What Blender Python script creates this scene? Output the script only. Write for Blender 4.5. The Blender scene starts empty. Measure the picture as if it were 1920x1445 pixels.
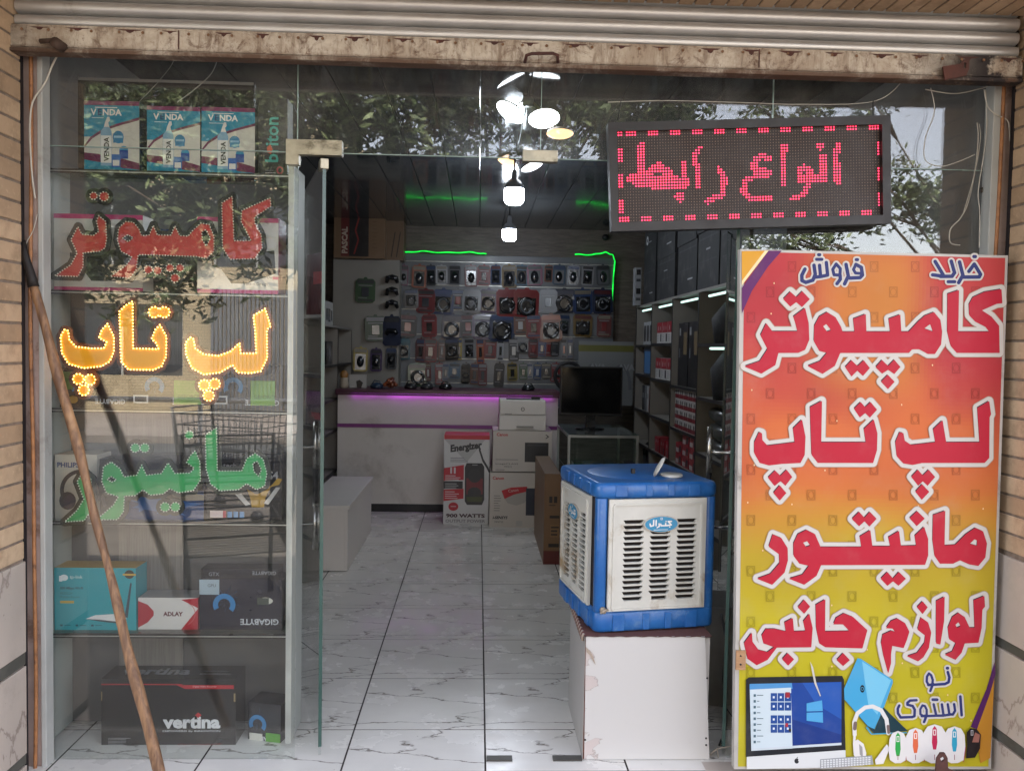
import bpy, math, random
import numpy as np
from mathutils import Vector, Matrix
from mathutils.geometry import tessellate_polygon
random.seed(7)
R = random.random
def U(a, b): return a + (b - a) * R()
S = bpy.context.scene
COL = bpy.data.collections.new('scene'); S.collection.children.link(COL)

# ------------------------------------------------------------------ camera
F, CX, CY, H = 1577.0, 960.0, 722.5, 1.468
yc = Vector((-62.5, 70.5, -1577)).normalized()
xc = Vector((1, -0.016, 0)); xc.z = -(xc.x*yc.x + xc.y*yc.y)/yc.z; xc.normalize()
zc = xc.cross(yc).normalized()
ROT = Matrix((xc, yc, zc))                 # rows: world axes in camera axes
cd = bpy.data.cameras.new('camera'); cam = bpy.data.objects.new('camera', cd); COL.objects.link(cam)
cam.matrix_world = Matrix.Translation((0, 0, H)) @ ROT.to_4x4()
cd.sensor_width = 36; cd.lens = 36*F/1920; cd.clip_end = 400; cd.clip_start = .05
S.camera = cam
# ------------------------------------------------------------------ world, sun, exposure
SUN_EL, SUN_AZ = 57, 12        # sun behind the shop, high
w = bpy.data.worlds.new('World'); S.world = w; w.use_nodes = True
nt = w.node_tree; bg = nt.nodes['Background']; sky = nt.nodes.new('ShaderNodeTexSky')
sky.sky_type = 'NISHITA'; sky.sun_disc = False; sky.sun_elevation = math.radians(SUN_EL)
sky.sun_rotation = math.radians(SUN_AZ); sky.air_density = 1.0; sky.dust_density = 2.5; sky.ozone_density = .8
bg.inputs[1].default_value = 0.13
# milky summer haze, brightest towards the horizon, the same all the way round
_g = nt.nodes.new('ShaderNodeTexCoord'); _sx = nt.nodes.new('ShaderNodeSeparateXYZ'); nt.links.new(_g.outputs['Generated'], _sx.inputs[0])
_mr = nt.nodes.new('ShaderNodeMapRange'); nt.links.new(_sx.outputs[2], _mr.inputs[0]); _mr.inputs[1].default_value = 0; _mr.inputs[2].default_value = .9; _mr.inputs[3].default_value = 1; _mr.inputs[4].default_value = .3
_hz = nt.nodes.new('ShaderNodeMix'); _hz.data_type = 'RGBA'; _hz.blend_type = 'MULTIPLY'; _hz.inputs[0].default_value = 1; _hz.inputs[6].default_value = (5.6, 5.1, 4.9, 1)
nt.links.new(_mr.outputs[0], _hz.inputs[7]); _ad = nt.nodes.new('ShaderNodeMix'); _ad.data_type = 'RGBA'; _ad.blend_type = 'ADD'; _ad.inputs[0].default_value = 1
nt.links.new(sky.outputs[0], _ad.inputs[6]); nt.links.new(_hz.outputs[2], _ad.inputs[7]); nt.links.new(_ad.outputs[2], bg.inputs[0])
sd = bpy.data.lights.new('sun', 'SUN'); sd.energy = 3.4; sd.angle = math.radians(.5); sd.color = (1, .95, .87)
so = bpy.data.objects.new('sun', sd); COL.objects.link(so)
az, el = math.radians(SUN_AZ), math.radians(SUN_EL)
sv = Vector((math.sin(az)*math.cos(el), math.cos(az)*math.cos(el), math.sin(el)))
so.rotation_euler = sv.to_track_quat('Z', 'Y').to_euler(); so.location = (0, 12, 20)
vs = S.view_settings; vs.view_transform = 'Standard'; vs.look = 'None'; vs.exposure = 2.42; vs.gamma = 1; vs.use_curve_mapping = False
S.cycles.use_denoising = True
S.cycles.max_bounces = 8; S.cycles.diffuse_bounces = 4; S.cycles.glossy_bounces = 4; S.cycles.transparent_max_bounces = 24
S.cycles.caustics_reflective = False; S.cycles.caustics_refractive = False; S.cycles.sample_clamp_indirect = 4

# ------------------------------------------------------------------ pixel of the photo -> point of the place
def ray(px, py): return ROT @ Vector(((px-CX)/F, -(py-CY)/F, -1))
def W(px, py, Y):
    d = ray(px, py); return Vector((0, 0, H)) + d*(Y/d.y)
def WZ(px, py, z):
    d = ray(px, py); return Vector((0, 0, H)) + d*((z-H)/d.z)
def PXr(x0, y0, x1, y1, Y):
    ym, xm = (y0+y1)/2, (x0+x1)/2
    return W(x0, ym, Y).x, W(xm, y0, Y).z, W(x1, ym, Y).x, W(xm, y1, Y).z
def ms(s): return s*2.95/F          # photo pixels -> metres at the shop front

def lin(c):
    if isinstance(c, str):
        c = [int(c[i:i+2], 16)/255 for i in (0, 2, 4)]
    return tuple((v/12.92 if v <= .04045 else ((v+.055)/1.055)**2.4) for v in c[:3])

# ------------------------------------------------------------------ materials
def newmat(name):
    m = bpy.data.materials.new(name); m.use_nodes = True
    return m, m.node_tree, m.node_tree.nodes['Principled BSDF']
def N(t, typ, **k):
    n = t.nodes.new(typ)
    for a, b in k.items(): setattr(n, a, b)
    return n
def mix(t, a, b, fac, mode='MIX'):
    n = N(t, 'ShaderNodeMix', data_type='RGBA', blend_type=mode)
    for s, v in ((6, a), (7, b), (0, fac)):
        if hasattr(v, 'is_output'): t.links.new(v, n.inputs[s])
        else: n.inputs[s].default_value = v if s == 0 else (*v, 1)
    return n.outputs[2]
def ramp(t, v, p0, p1, c0=0., c1=1.):
    n = N(t, 'ShaderNodeMapRange', interpolation_type='SMOOTHSTEP'); t.links.new(v, n.inputs[0])
    n.inputs[1].default_value = p0; n.inputs[2].default_value = p1; n.inputs[3].default_value = c0; n.inputs[4].default_value = c1
    return n.outputs[0]
def coords(t, scale=(1, 1, 1), kind='Object', rnd=False):
    c = N(t, 'ShaderNodeTexCoord'); m = N(t, 'ShaderNodeMapping'); t.links.new(c.outputs[kind], m.inputs[0])
    m.inputs[3].default_value = scale
    if rnd:
        oi = N(t, 'ShaderNodeObjectInfo'); mm = N(t, 'ShaderNodeMath', operation='MULTIPLY'); t.links.new(oi.outputs['Random'], mm.inputs[0]); mm.inputs[1].default_value = 37
        cx = N(t, 'ShaderNodeCombineXYZ'); t.links.new(mm.outputs[0], cx.inputs[0]); t.links.new(mm.outputs[0], cx.inputs[1]); t.links.new(cx.outputs[0], m.inputs[1])
    return m.outputs[0]
def noise(t, vec, scale, detail=4, rough=.6, dist=0):
    n = N(t, 'ShaderNodeTexNoise'); t.links.new(vec, n.inputs[0])
    n.inputs['Scale'].default_value = scale; n.inputs['Detail'].default_value = detail; n.inputs['Roughness'].default_value = rough; n.inputs['Distortion'].default_value = dist
    return n.outputs[0]
def bump(t, b, v, strength=.3, dist=.004):
    n = N(t, 'ShaderNodeBump'); n.inputs[0].default_value = strength; n.inputs[1].default_value = dist
    t.links.new(v, n.inputs[2]); t.links.new(n.outputs[0], b.inputs['Normal'])
_mc = {}
def paint(col, rough=.5, metal=0., var=.12, sc=6., dirt=None, dirtamt=.0, bmp=.0, rnd=False, scale=(1, 1, 1), spec=.5):
    key = (str(col), rough, metal, var, sc, str(dirt), dirtamt, bmp, rnd, scale, spec)
    if key in _mc: return _mc[key]
    m, t, b = newmat('paint_%s' % str(col)); c = lin(col)
    v = coords(t, scale, rnd=rnd); n1 = noise(t, v, sc, 6)
    out = mix(t, tuple(x*(1-var) for x in c), tuple(min(1, x*(1+var)) for x in c), ramp(t, n1, .3, .7))
    if dirt:
        n2 = noise(t, v, sc*.45, 8, .7, .5)
        out = mix(t, out, lin(dirt), ramp(t, n2, .62-dirtamt*.3, .78-dirtamt*.3))
    t.links.new(out, b.inputs['Base Color']); b.inputs['Metallic'].default_value = metal
    t.links.new(ramp(t, n1, .2, .8, max(0, rough-.08), min(1, rough+.1)), b.inputs['Roughness'])
    b.inputs['Specular IOR Level'].default_value = spec
    if bmp: bump(t, b, noise(t, v, sc*8, 4), bmp)
    _mc[key] = m; return m
def attr_mat(name, rough, metal=0, var=.06, coat=0, bmp=0):
    m, t, b = newmat(name); a = N(t, 'ShaderNodeAttribute', attribute_name='Col')
    v = coords(t); n1 = noise(t, v, 9, 5)
    t.links.new(mix(t, a.outputs[0], (0.35, .33, .30), ramp(t, n1, .45, .95, 0, var*1.5)), b.inputs['Base Color'])
    b.inputs['Roughness'].default_value = rough; b.inputs['Metallic'].default_value = metal; b.inputs['Coat Weight'].default_value = coat; b.inputs['Coat Roughness'].default_value = .12
    if bmp: bump(t, b, noise(t, v, 14, 3), bmp, .01)
    return m
PRINT = attr_mat('printed_card', .42); GLOSSP = attr_mat('glossy_print', .2, coat=.4); PACK = attr_mat('pack_card', .42, coat=.04); BAG = attr_mat('crinkled_plastic', .3, coat=.15, bmp=.6)
BANNER = attr_mat('banner_vinyl', .5, var=.10); BANNER.node_tree.nodes['Principled BSDF'].inputs['Specular IOR Level'].default_value = .22
_t = BANNER.node_tree; bump(_t, _t.nodes['Principled BSDF'], noise(_t, coords(_t, (1, 1, .5)), 4, 3, .5), .25, .03); MATTE = attr_mat('matte_paint', .7, var=.12)
def emit(col, s, name='glow', base=None):
    m, t, b = newmat(name); b.inputs['Base Color'].default_value = (*(base or lin(col)), 1)
    b.inputs['Emission Color'].default_value = (*lin(col), 1); b.inputs['Emission Strength'].default_value = s
    if name in ('green_glow', 'purple_led'): t.links.new(ramp(t, noise(t, coords(t), 7, 4, .7), .3, .65, s*.35, s*1.5), b.inputs['Emission Strength'])
    return m
def glassmat(name, tint=(.96, .975, .965), f0=.066, dirt=.022, grime=.6):
    m = bpy.data.materials.new(name); m.use_nodes = True; t = m.node_tree; t.nodes.clear()
    o = N(t, 'ShaderNodeOutputMaterial'); tr = N(t, 'ShaderNodeBsdfTransparent'); gl = N(t, 'ShaderNodeBsdfGlossy'); df = N(t, 'ShaderNodeBsdfDiffuse')
    tr.inputs[0].default_value = (*tint, 1); gl.inputs['Roughness'].default_value = .0; gl.inputs[0].default_value = (1, 1, 1, 1)
    df.inputs[0].default_value = (.5, .48, .44, 1)
    lw = N(t, 'ShaderNodeLayerWeight'); lw.inputs[0].default_value = .5
    p = N(t, 'ShaderNodeMath', operation='POWER'); t.links.new(lw.outputs['Facing'], p.inputs[0]); p.inputs[1].default_value = 5
    q = N(t, 'ShaderNodeMath', operation='MULTIPLY_ADD'); t.links.new(p.outputs[0], q.inputs[0]); q.inputs[1].default_value = 1-f0; q.inputs[2].default_value = f0
    m1 = N(t, 'ShaderNodeMixShader'); t.links.new(q.outputs[0], m1.inputs[0]); t.links.new(tr.outputs[0], m1.inputs[1]); t.links.new(gl.outputs[0], m1.inputs[2])
    v = coords(t, (1, 1, .6)); n1 = noise(t, v, 2.2, 9, .72, .8)
    m2 = N(t, 'ShaderNodeMixShader'); t.links.new(ramp(t, n1, .4, .9, dirt*.25, dirt*2.2), m2.inputs[0]); t.links.new(m1.outputs[0], m2.inputs[1]); t.links.new(df.outputs[0], m2.inputs[2])
    t.links.new(m2.outputs[0], o.inputs[0]); return m
GLASS = glassmat('window_glass'); GLASS_T = glassmat('dusty_transom_glass', f0=.055, dirt=.07); GLASS_IN = glassmat('shelf_glass', (.86, .95, .91), .05, .02)
def woodmat(c0, c1, scale=(1, 1, 14), rough=.6, name='wood', rnd=True):
    m, t, b = newmat(name); v = coords(t, scale, rnd=rnd); n1 = noise(t, v, 7, 8, .65, 1.2)
    t.links.new(mix(t, lin(c0), lin(c1), ramp(t, n1, .3, .7)), b.inputs['Base Color']); b.inputs['Roughness'].default_value = rough
    bump(t, b, n1, .3, .003); return m
def brickmat(c0, c1):
    m, t, b = newmat('brick_clay'); v = coords(t, rnd=True); n1 = noise(t, v, 9, 8, .7)
    oi = N(t, 'ShaderNodeObjectInfo'); base = mix(t, lin(c0), lin(c1), oi.outputs['Random'])
    c = mix(t, base, tuple(x*.72 for x in lin(c0)), ramp(t, n1, .42, .7, 0, .75)); n2 = noise(t, v, 60, 3)
    t.links.new(mix(t, c, tuple(min(1, x*1.2) for x in lin(c1)), ramp(t, n2, .55, .8, 0, .45)), b.inputs['Base Color']); b.inputs['Roughness'].default_value = .88
    bump(t, b, n2, .45, .003); return m
BRICK = brickmat('a58b6f', 'c3a98b'); MORTAR = paint('7d6f62', .95, var=.25, sc=30, bmp=.5)
def marblemat(name, c, vein, scale, rough=.2, grime=None):
    m, t, b = newmat(name); v = coords(t, scale)
    nz = N(t, 'ShaderNodeTexNoise'); t.links.new(v, nz.inputs[0]); nz.inputs['Scale'].default_value = 2.3; nz.inputs['Detail'].default_value = 7; nz.inputs['Roughness'].default_value = .62
    ad = N(t, 'ShaderNodeVectorMath', operation='MULTIPLY_ADD'); t.links.new(nz.outputs['Color'], ad.inputs[0]); ad.inputs[1].default_value = (.5, .5, .5); t.links.new(v, ad.inputs[2])
    vo = N(t, 'ShaderNodeTexVoronoi', feature='DISTANCE_TO_EDGE'); t.links.new(ad.outputs[0], vo.inputs['Vector']); vo.inputs['Scale'].default_value = 1.55
    vo2 = N(t, 'ShaderNodeTexVoronoi', feature='DISTANCE_TO_EDGE'); t.links.new(ad.outputs[0], vo2.inputs['Vector']); vo2.inputs['Scale'].default_value = 4.7
    n2 = noise(t, v, 3.1, 3); n3 = noise(t, v, 1.5, 5)
    k = N(t, 'ShaderNodeMath', operation='MULTIPLY'); t.links.new(ramp(t, vo.outputs[0], 0, .02, 1, 0), k.inputs[0]); t.links.new(ramp(t, n2, .36, .5), k.inputs[1])
    k2 = N(t, 'ShaderNodeMath', operation='MULTIPLY'); t.links.new(ramp(t, vo2.outputs[0], 0, .02, .3, 0), k2.inputs[0]); t.links.new(ramp(t, n2, .62, .45), k2.inputs[1])
    o = mix(t, tuple(x*.88 for x in lin(c)), lin(c), ramp(t, n3, .15, .8)); o = mix(t, o, lin(vein), k.outputs[0])
    if grime:
        g = coords(t, (1, 1, 1), 'Object'); o = mix(t, o, lin(grime), ramp(t, noise(t, g, 5, 8, .75), .5, .85, 0, .6))
    ge = N(t, 'ShaderNodeNewGeometry'); o = mix(t, o, tuple(x*.55 for x in lin(c)), ramp(t, noise(t, ge.outputs['Position'], 1.7, 8, .6), .35, .85, 0, .4)); o = mix(t, o, lin('5a5048'), ramp(t, noise(t, ge.outputs['Position'], 60, 3), .7, .76, 0, .5))
    t.links.new(o, b.inputs['Base Color']); t.links.new(ramp(t, noise(t, ge.outputs['Position'], 5, 6), .35, .7, rough, rough+.25), b.inputs['Roughness']); b.inputs['Specular IOR Level'].default_value = .4; return m
TILE = marblemat('floor_marble', 'dedad2', '6a6158', (.95, 3.0, 1), .1)
SLAB = marblemat('wall_marble', 'b9ada2', '8d7f76', (2, 2, 1.2), .45, '8f8478')
ALU = paint('a9aaa6', .38, .75, .1, 8); ALU_W = paint('a5a6a2', .5, 0, .08, 5, '77736c', .15); STEEL = paint('b4b2ac', .25, .9, .1)
WHITE = paint('b6b2ac', .55, var=.05, sc=3); BLACKP = paint('1b1a1c', .5, var=.2); DARKMET = paint('1e1b1f', .6, .2, .3, 12)

# ------------------------------------------------------------------ objects
def link(o, parent=None):
    COL.objects.link(o)
    if parent is not None: o.parent = parent
    return o
def tag(o, label=None, cat=None, group=None, kind=None):
    if label: o['label'] = label
    if cat: o['category'] = cat
    if group: o['group'] = group
    if kind: o['kind'] = kind
    return o
def empty(name, loc=(0, 0, 0), label=None, cat=None, group=None):
    o = bpy.data.objects.new(name, None); o.empty_display_size = .05; o.location = loc; link(o); return tag(o, label, cat, group)
def inside(p, L):
    x, y = p; c = False; n = len(L)
    for i in range(n):
        x1, y1 = L[i][0], L[i][1]; x2, y2 = L[(i+1) % n][0], L[(i+1) % n][1]
        if (y1 > y) != (y2 > y) and x < (x2-x1)*(y-y1)/(y2-y1)+x1: c = not c
    return c
def tess(loops):
    """triangles over the concatenated points of loops; nested loops are holes, separate ones islands"""
    if len(loops) == 1: return tessellate_polygon([[Vector((p[0], p[1], 0)) for p in loops[0]]])
    off = []; k = 0
    for l in loops: off.append(k); k += len(l)
    par = [[j for j in range(len(loops)) if j != i and inside(loops[i][0], loops[j])] for i in range(len(loops))]; out = []
    for i in range(len(loops)):
        if len(par[i]) % 2: continue
        hs = [j for j in range(len(loops)) if len(par[j]) == len(par[i])+1 and i in par[j]]; g = [i]+hs
        ix = [off[j]+q for j in g for q in range(len(loops[j]))]
        for t in tessellate_polygon([[Vector((p[0], p[1], 0)) for p in loops[j]] for j in g]): out.append(tuple(ix[q] for q in t))
    return out
class MB:
    def __init__(s, default=(.5, .5, .5)): s.v = []; s.f = []; s.c = []; s.m = []; s.sm = []; s.d = lin(default) if isinstance(default, str) else default; s.k = 0
    def face(s, pts, col=None, mi=0, smooth=False):
        i = len(s.v); s.v += [tuple(p) for p in pts]; s.f.append(tuple(range(i, i+len(pts)))); s.c.append(lin(col) if isinstance(col, str) else (col or s.d)); s.m.append(mi); s.sm.append(smooth)
    def mesh(s, vs, fs, col=None, mi=0, smooth=False):
        i = len(s.v); s.v += [tuple(p) for p in vs]; c = lin(col) if isinstance(col, str) else (col or s.d)
        for f in fs: s.f.append(tuple(a+i for a in f)); s.c.append(c); s.m.append(mi); s.sm.append(smooth)
    def box(s, x0, y0, z0, x1, y1, z1, col=None, mi=0, M=None):
        vs = [(x, y, z) for x in (x0, x1) for y in (y0, y1) for z in (z0, z1)]
        if M: vs = [M @ Vector(v) for v in vs]
        s.mesh(vs, [(0, 1, 3, 2), (4, 6, 7, 5), (0, 4, 5, 1), (2, 3, 7, 6), (0, 2, 6, 4), (1, 5, 7, 3)], col, mi)
    def tube(s, pts, r, n=8, col=None, mi=0, cap=True):
        pts = [Vector(p) for p in pts]; rs = r if isinstance(r, (list, tuple)) else [r]*len(pts); vs = []
        a = None
        for i, p in enumerate(pts):
            d = (pts[min(i+1, len(pts)-1)]-pts[max(i-1, 0)]).normalized()
            if a is None: a = d.orthogonal().normalized()
            a = (a-d*a.dot(d)); a = a.normalized() if a.length > 1e-6 else d.orthogonal().normalized(); b = d.cross(a)
            for k in range(n): th = 2*math.pi*k/n; vs.append(p+(a*math.cos(th)+b*math.sin(th))*rs[i])
        fs = [(i*n+k, i*n+(k+1) % n, (i+1)*n+(k+1) % n, (i+1)*n+k) for i in range(len(pts)-1) for k in range(n)]
        if cap: fs += [tuple(range(n))[::-1], tuple((len(pts)-1)*n+k for k in range(n))]
        s.mesh(vs, fs, col, mi, True)
    def lathe(s, c, prof, n=20, col=None, mi=0, M=None):
        vs = []; 
        for r, z in prof:
            for k in range(n): th = 2*math.pi*k/n; vs.append(Vector((r*math.cos(th), r*math.sin(th), z)))
        if M: vs = [M @ v for v in vs]
        vs = [v+Vector(c) for v in vs]
        fs = [(i*n+k, i*n+(k+1) % n, (i+1)*n+(k+1) % n, (i+1)*n+k) for i in range(len(prof)-1) for k in range(n)]
        s.mesh(vs, fs, col, mi, True)
    def prism(s, loops, fr, t, col=None, mi=0, side=None):
        """loops: 2D loops (outer and holes), fr(x,y,d) -> 3D with d the depth behind the front"""
        loops = [l for l in loops if len(l) > 2]
        if not loops: return
        flat = [p for l in loops for p in l]; tr = tess(loops)
        s.mesh([fr(p[0], p[1], 0) for p in flat], tr, col, mi)
        if t:
            for l in loops:
                n = len(l); vs = [fr(p[0], p[1], 0) for p in l]+[fr(p[0], p[1], t) for p in l]
                s.mesh(vs, [(i, (i+1) % n, n+(i+1) % n, n+i) for i in range(n)], side or col, mi)
            s.mesh([fr(p[0], p[1], t) for p in flat], [x[::-1] for x in tr], side or col, mi)
    def build(s, name, mat=None, parent=None, bevel=0, recenter=False, **tg):
        me = bpy.data.meshes.new(name); off = Vector((0, 0, 0))
        vs = s.v
        if recenter and vs:
            a = np.array(vs); off = Vector(((a[:, 0].min()+a[:, 0].max())/2, (a[:, 1].min()+a[:, 1].max())/2, a[:, 2].min())); vs = [tuple(x) for x in (a-np.array(off))]
        me.from_pydata(vs, [], s.f)
        mats = mat if isinstance(mat, (list, tuple)) else [mat or PRINT]
        for m in mats: me.materials.append(m)
        me.polygons.foreach_set('material_index', s.m); me.polygons.foreach_set('use_smooth', s.sm)
        ca = me.color_attributes.new('Col', 'FLOAT_COLOR', 'CORNER')
        cols = np.ones((len(me.loops), 4), np.float32); i = 0
        for f, c in zip(s.f, s.c): cols[i:i+len(f), :3] = c; i += len(f)
        ca.data.foreach_set('color', cols.ravel()); me.update()
        o = bpy.data.objects.new(name, me); o.location = off; link(o, parent)
        if parent is not None and parent.type == 'EMPTY' and parent.location.length: o.location = off-parent.location
        elif parent is not None and parent.location.length: o.location = off-parent.location
        if bevel:
            b = o.modifiers.new('bevel', 'BEVEL'); b.width = bevel; b.segments = 2; b.limit_method = 'ANGLE'; b.angle_limit = .7
        return tag(o, **tg)
def fpx(Y, step=0.):
    return lambda x, y, d: (lambda p: Vector((p.x, p.y+d, p.z)))(W(x, y, Y-step))

# ------------------------------------------------------------------ 2D shapes by distance field
def sdf_poly(P, X, Y):
    P = np.array(P, float); d = np.full(X.shape, 1e9); ins = np.zeros(X.shape, bool)
    for a, b in zip(P, np.roll(P, -1, 0)):
        ex, ey = b-a; wx, wy = X-a[0], Y-a[1]; L = ex*ex+ey*ey
        if L < 1e-9: continue
        t = np.clip((wx*ex+wy*ey)/L, 0, 1); d = np.minimum(d, (wx-ex*t)**2+(wy-ey*t)**2)
        c = ((a[1] > Y) != (b[1] > Y)); 
        if ey != 0: ins ^= c & (X < ex*(Y-a[1])/ey+a[0])
    d = np.sqrt(d); return np.where(ins, -d, d)
def sdf_stroke(P, w, X, Y):
    P = np.array(P, float); d = np.full(X.shape, 1e9)
    for a, b in zip(P[:-1], P[1:]):
        ex, ey = b-a; L = ex*ex+ey*ey+1e-9; wx, wy = X-a[0], Y-a[1]; t = np.clip((wx*ex+wy*ey)/L, 0, 1)
        d = np.minimum(d, (wx-ex*t)**2+(wy-ey*t)**2)
    return np.sqrt(d)-w/2
def field(polys=(), holes=(), strokes=(), step=3., pad=40):
    pts = np.array([p for l in list(polys)+[q[0] for q in strokes] for p in l], float)
    x0, y0 = pts.min(0)-pad; x1, y1 = pts.max(0)+pad
    xs = np.arange(x0, x1, step); ys = np.arange(y0, y1, step); X, Y = np.meshgrid(xs, ys); Fd = np.full(X.shape, 1e9)
    for p in polys: Fd = np.minimum(Fd, sdf_poly(p, X, Y))
    for p, wd in strokes: Fd = np.minimum(Fd, sdf_stroke(p, wd, X, Y))
    for h in holes: Fd = np.maximum(Fd, -sdf_poly(h, X, Y))
    return xs, ys, Fd
def contour(fl, lev=0., tol=.5):
    xs, ys, Fd = fl; G = Fd-lev; G[np.abs(G) < 1e-6] = 1e-6
    G[0, :] = np.maximum(G[0, :], 1e-3); G[-1, :] = np.maximum(G[-1, :], 1e-3); G[:, 0] = np.maximum(G[:, 0], 1e-3); G[:, -1] = np.maximum(G[:, -1], 1e-3)
    s = G < 0; cc = s[:-1, :-1].astype(int)+s[:-1, 1:]*2+s[1:, 1:]*4+s[1:, :-1]*8
    segs = {}
    T = {1: [(3, 0)], 2: [(0, 1)], 3: [(3, 1)], 4: [(1, 2)], 5: [(3, 2), (1, 0)], 6: [(0, 2)], 7: [(3, 2)], 8: [(2, 3)], 9: [(2, 0)], 10: [(0, 3), (2, 1)], 11: [(2, 1)], 12: [(1, 3)], 13: [(1, 0)], 14: [(0, 3)]}
    def key(j, i, e): return ((j, i, 'h') if e == 0 else (j, i+1, 'v') if e == 1 else (j+1, i, 'h') if e == 2 else (j, i, 'v'))
    def pt(k):
        j, i, o = k
        if o == 'h': a, b = G[j, i], G[j, i+1]; t = a/(a-b); return (xs[i]+(xs[i+1]-xs[i])*t, ys[j])
        a, b = G[j, i], G[j+1, i]; t = a/(a-b); return (xs[i], ys[j]+(ys[j+1]-ys[j])*t)
    for j, i in zip(*np.where((cc > 0) & (cc < 15))):
        for a, b in T[cc[j, i]]: segs[key(j, i, a)] = key(j, i, b)
    loops = []
    while segs:
        k0, k = next(iter(segs.items())); lp = [k0]; del segs[k0]
        while k != k0 and k in segs: lp.append(k); k = segs.pop(k)
        P = [pt(q) for q in lp]
        if len(P) > 5: loops.append(P)
    return [simp(l, tol) for l in loops]
def simp(P, tol):
    if len(P) < 8: return P
    P = [np.array(p) for p in P]
    def rdp(a, b):
        st = [(a, b)]; keep = set([a, b])
        while st:
            a, b = st.pop()
            if b-a < 2: continue
            A, B = P[a], P[b]; d = B-A; L = np.hypot(*d)+1e-9
            Q = np.array(P[a+1:b])-A; ds = np.abs(Q[:, 0]*d[1]-Q[:, 1]*d[0])/L if L > 1e-6 else np.hypot(Q[:, 0], Q[:, 1])
            i = int(ds.argmax())
            if ds[i] > tol: keep.add(a+1+i); st += [(a, a+1+i), (a+1+i, b)]
        return keep
    h = len(P)//2; k = rdp(0, h) | rdp(h, len(P)-1)
    return [tuple(P[i]) for i in sorted(k)]
def along(loop, sp):
    P = np.array(loop+[loop[0]]); seg = np.hypot(*(P[1:]-P[:-1]).T); cum = np.r_[0, np.cumsum(seg)]; n = max(3, int(round(cum[-1]/sp)))
    t = np.arange(n)*cum[-1]/n; return list(zip(np.interp(t, cum, P[:, 0]), np.interp(t, cum, P[:, 1])))

# ------------------------------------------------------------------ latin print
_tc = {}
def text2d(s, bold=0., font=None):
    k = (s, bold)
    if k in _tc: return _tc[k]
    cu = bpy.data.curves.new('t', 'FONT'); cu.body = s; cu.size = 1; cu.offset = bold; cu.resolution_u = 2
    o = bpy.data.objects.new('t', cu); COL.objects.link(o); dg = bpy.context.evaluated_depsgraph_get(); me = bpy.data.meshes.new_from_object(o.evaluated_get(dg))
    vs = np.array([v.co[:2] for v in me.vertices]).reshape(-1, 2); fs = [tuple(p.vertices) for p in me.polygons]
    bpy.data.objects.remove(o); bpy.data.curves.remove(cu); bpy.data.meshes.remove(me)
    if len(vs): vs = vs-vs.min(0); 
    wd = vs[:, 0].max() if len(vs) else 1; ht = vs[:, 1].max() if len(vs) else 1
    _tc[k] = (vs, fs, wd, ht); return _tc[k]
class Face2D:
    """flat print on a face: u right, v down (0..1), o top-left, every mark a hair above the last"""
    def __init__(s, mb, o, uu, vv, n): s.mb = mb; s.o = Vector(o); s.uu = Vector(uu); s.vv = Vector(vv); s.n = Vector(n); s.k = 1; s.asp = s.uu.length/s.vv.length
    def P(s, u, v): return s.o+s.uu*u+s.vv*v+s.n*(.0004+.00005*s.k)
    def poly(s, pts, col, loops=None):
        s.k += 1; loops = loops or [pts]; flat = [p for l in loops for p in l]; tr = tess(loops); s.mb.mesh([s.P(*p) for p in flat], tr, col)
    def rect(s, a, b, c, d, col): s.poly([(a, b), (c, b), (c, d), (a, d)], col)
    def ell(s, u, v, ru, rv, col, n=16): s.poly([(u+ru*math.cos(2*math.pi*i/n), v+rv*math.sin(2*math.pi*i/n)) for i in range(n)], col)
    def ring(s, u, v, ru, rv, wd, col, a0=0, a1=360, n=18):
        o = [(u+ru*math.cos(math.radians(a0+(a1-a0)*i/n)), v+rv*math.sin(math.radians(a0+(a1-a0)*i/n))) for i in range(n+1)]
        q = [(u+(ru-wd/s.asp)*math.cos(math.radians(a0+(a1-a0)*i/n)), v+(rv-wd)*math.sin(math.radians(a0+(a1-a0)*i/n))) for i in range(n+1)]
        s.k += 1
        for i in range(n): s.mb.face([s.P(*o[i]), s.P(*o[i+1]), s.P(*q[i+1]), s.P(*q[i])], col)
    def text(s, u, v, txt, h, col, w=None, bold=.0, rot=0, shear=0, anchor='l'):
        """u,v: baseline left; h: height of the text in v; w: width in u"""
        vs, fs, tw, th = text2d(txt, bold)
        if not len(vs): return
        sv = h/th; su = (w/tw) if w else sv/s.asp
        s.k += 1; ca, sa = math.cos(math.radians(rot)), math.sin(math.radians(rot)); out = []
        for x, y in vs:
            x = x+shear*y; a, b = x*su*s.asp, -y*sv
            if rot: a, b = a*ca-b*sa, a*sa+b*ca
            out.append(s.P(u+a/s.asp, v+b))
        s.mb.mesh(out, fs, col)
    def strokes(s, items, col, step=.01):
        fl = field(strokes=items, step=step, pad=.08); L = contour(fl, 0, step*.3)
        if L: s.poly(None, col, L)
    def lines(s, u, v, w, n, gap, col, h=.012, ragged=True):
        for i in range(n): s.rect(u, v+i*gap, u+w*(U(.6, 1) if ragged else 1), v+i*gap+h, col)

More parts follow.
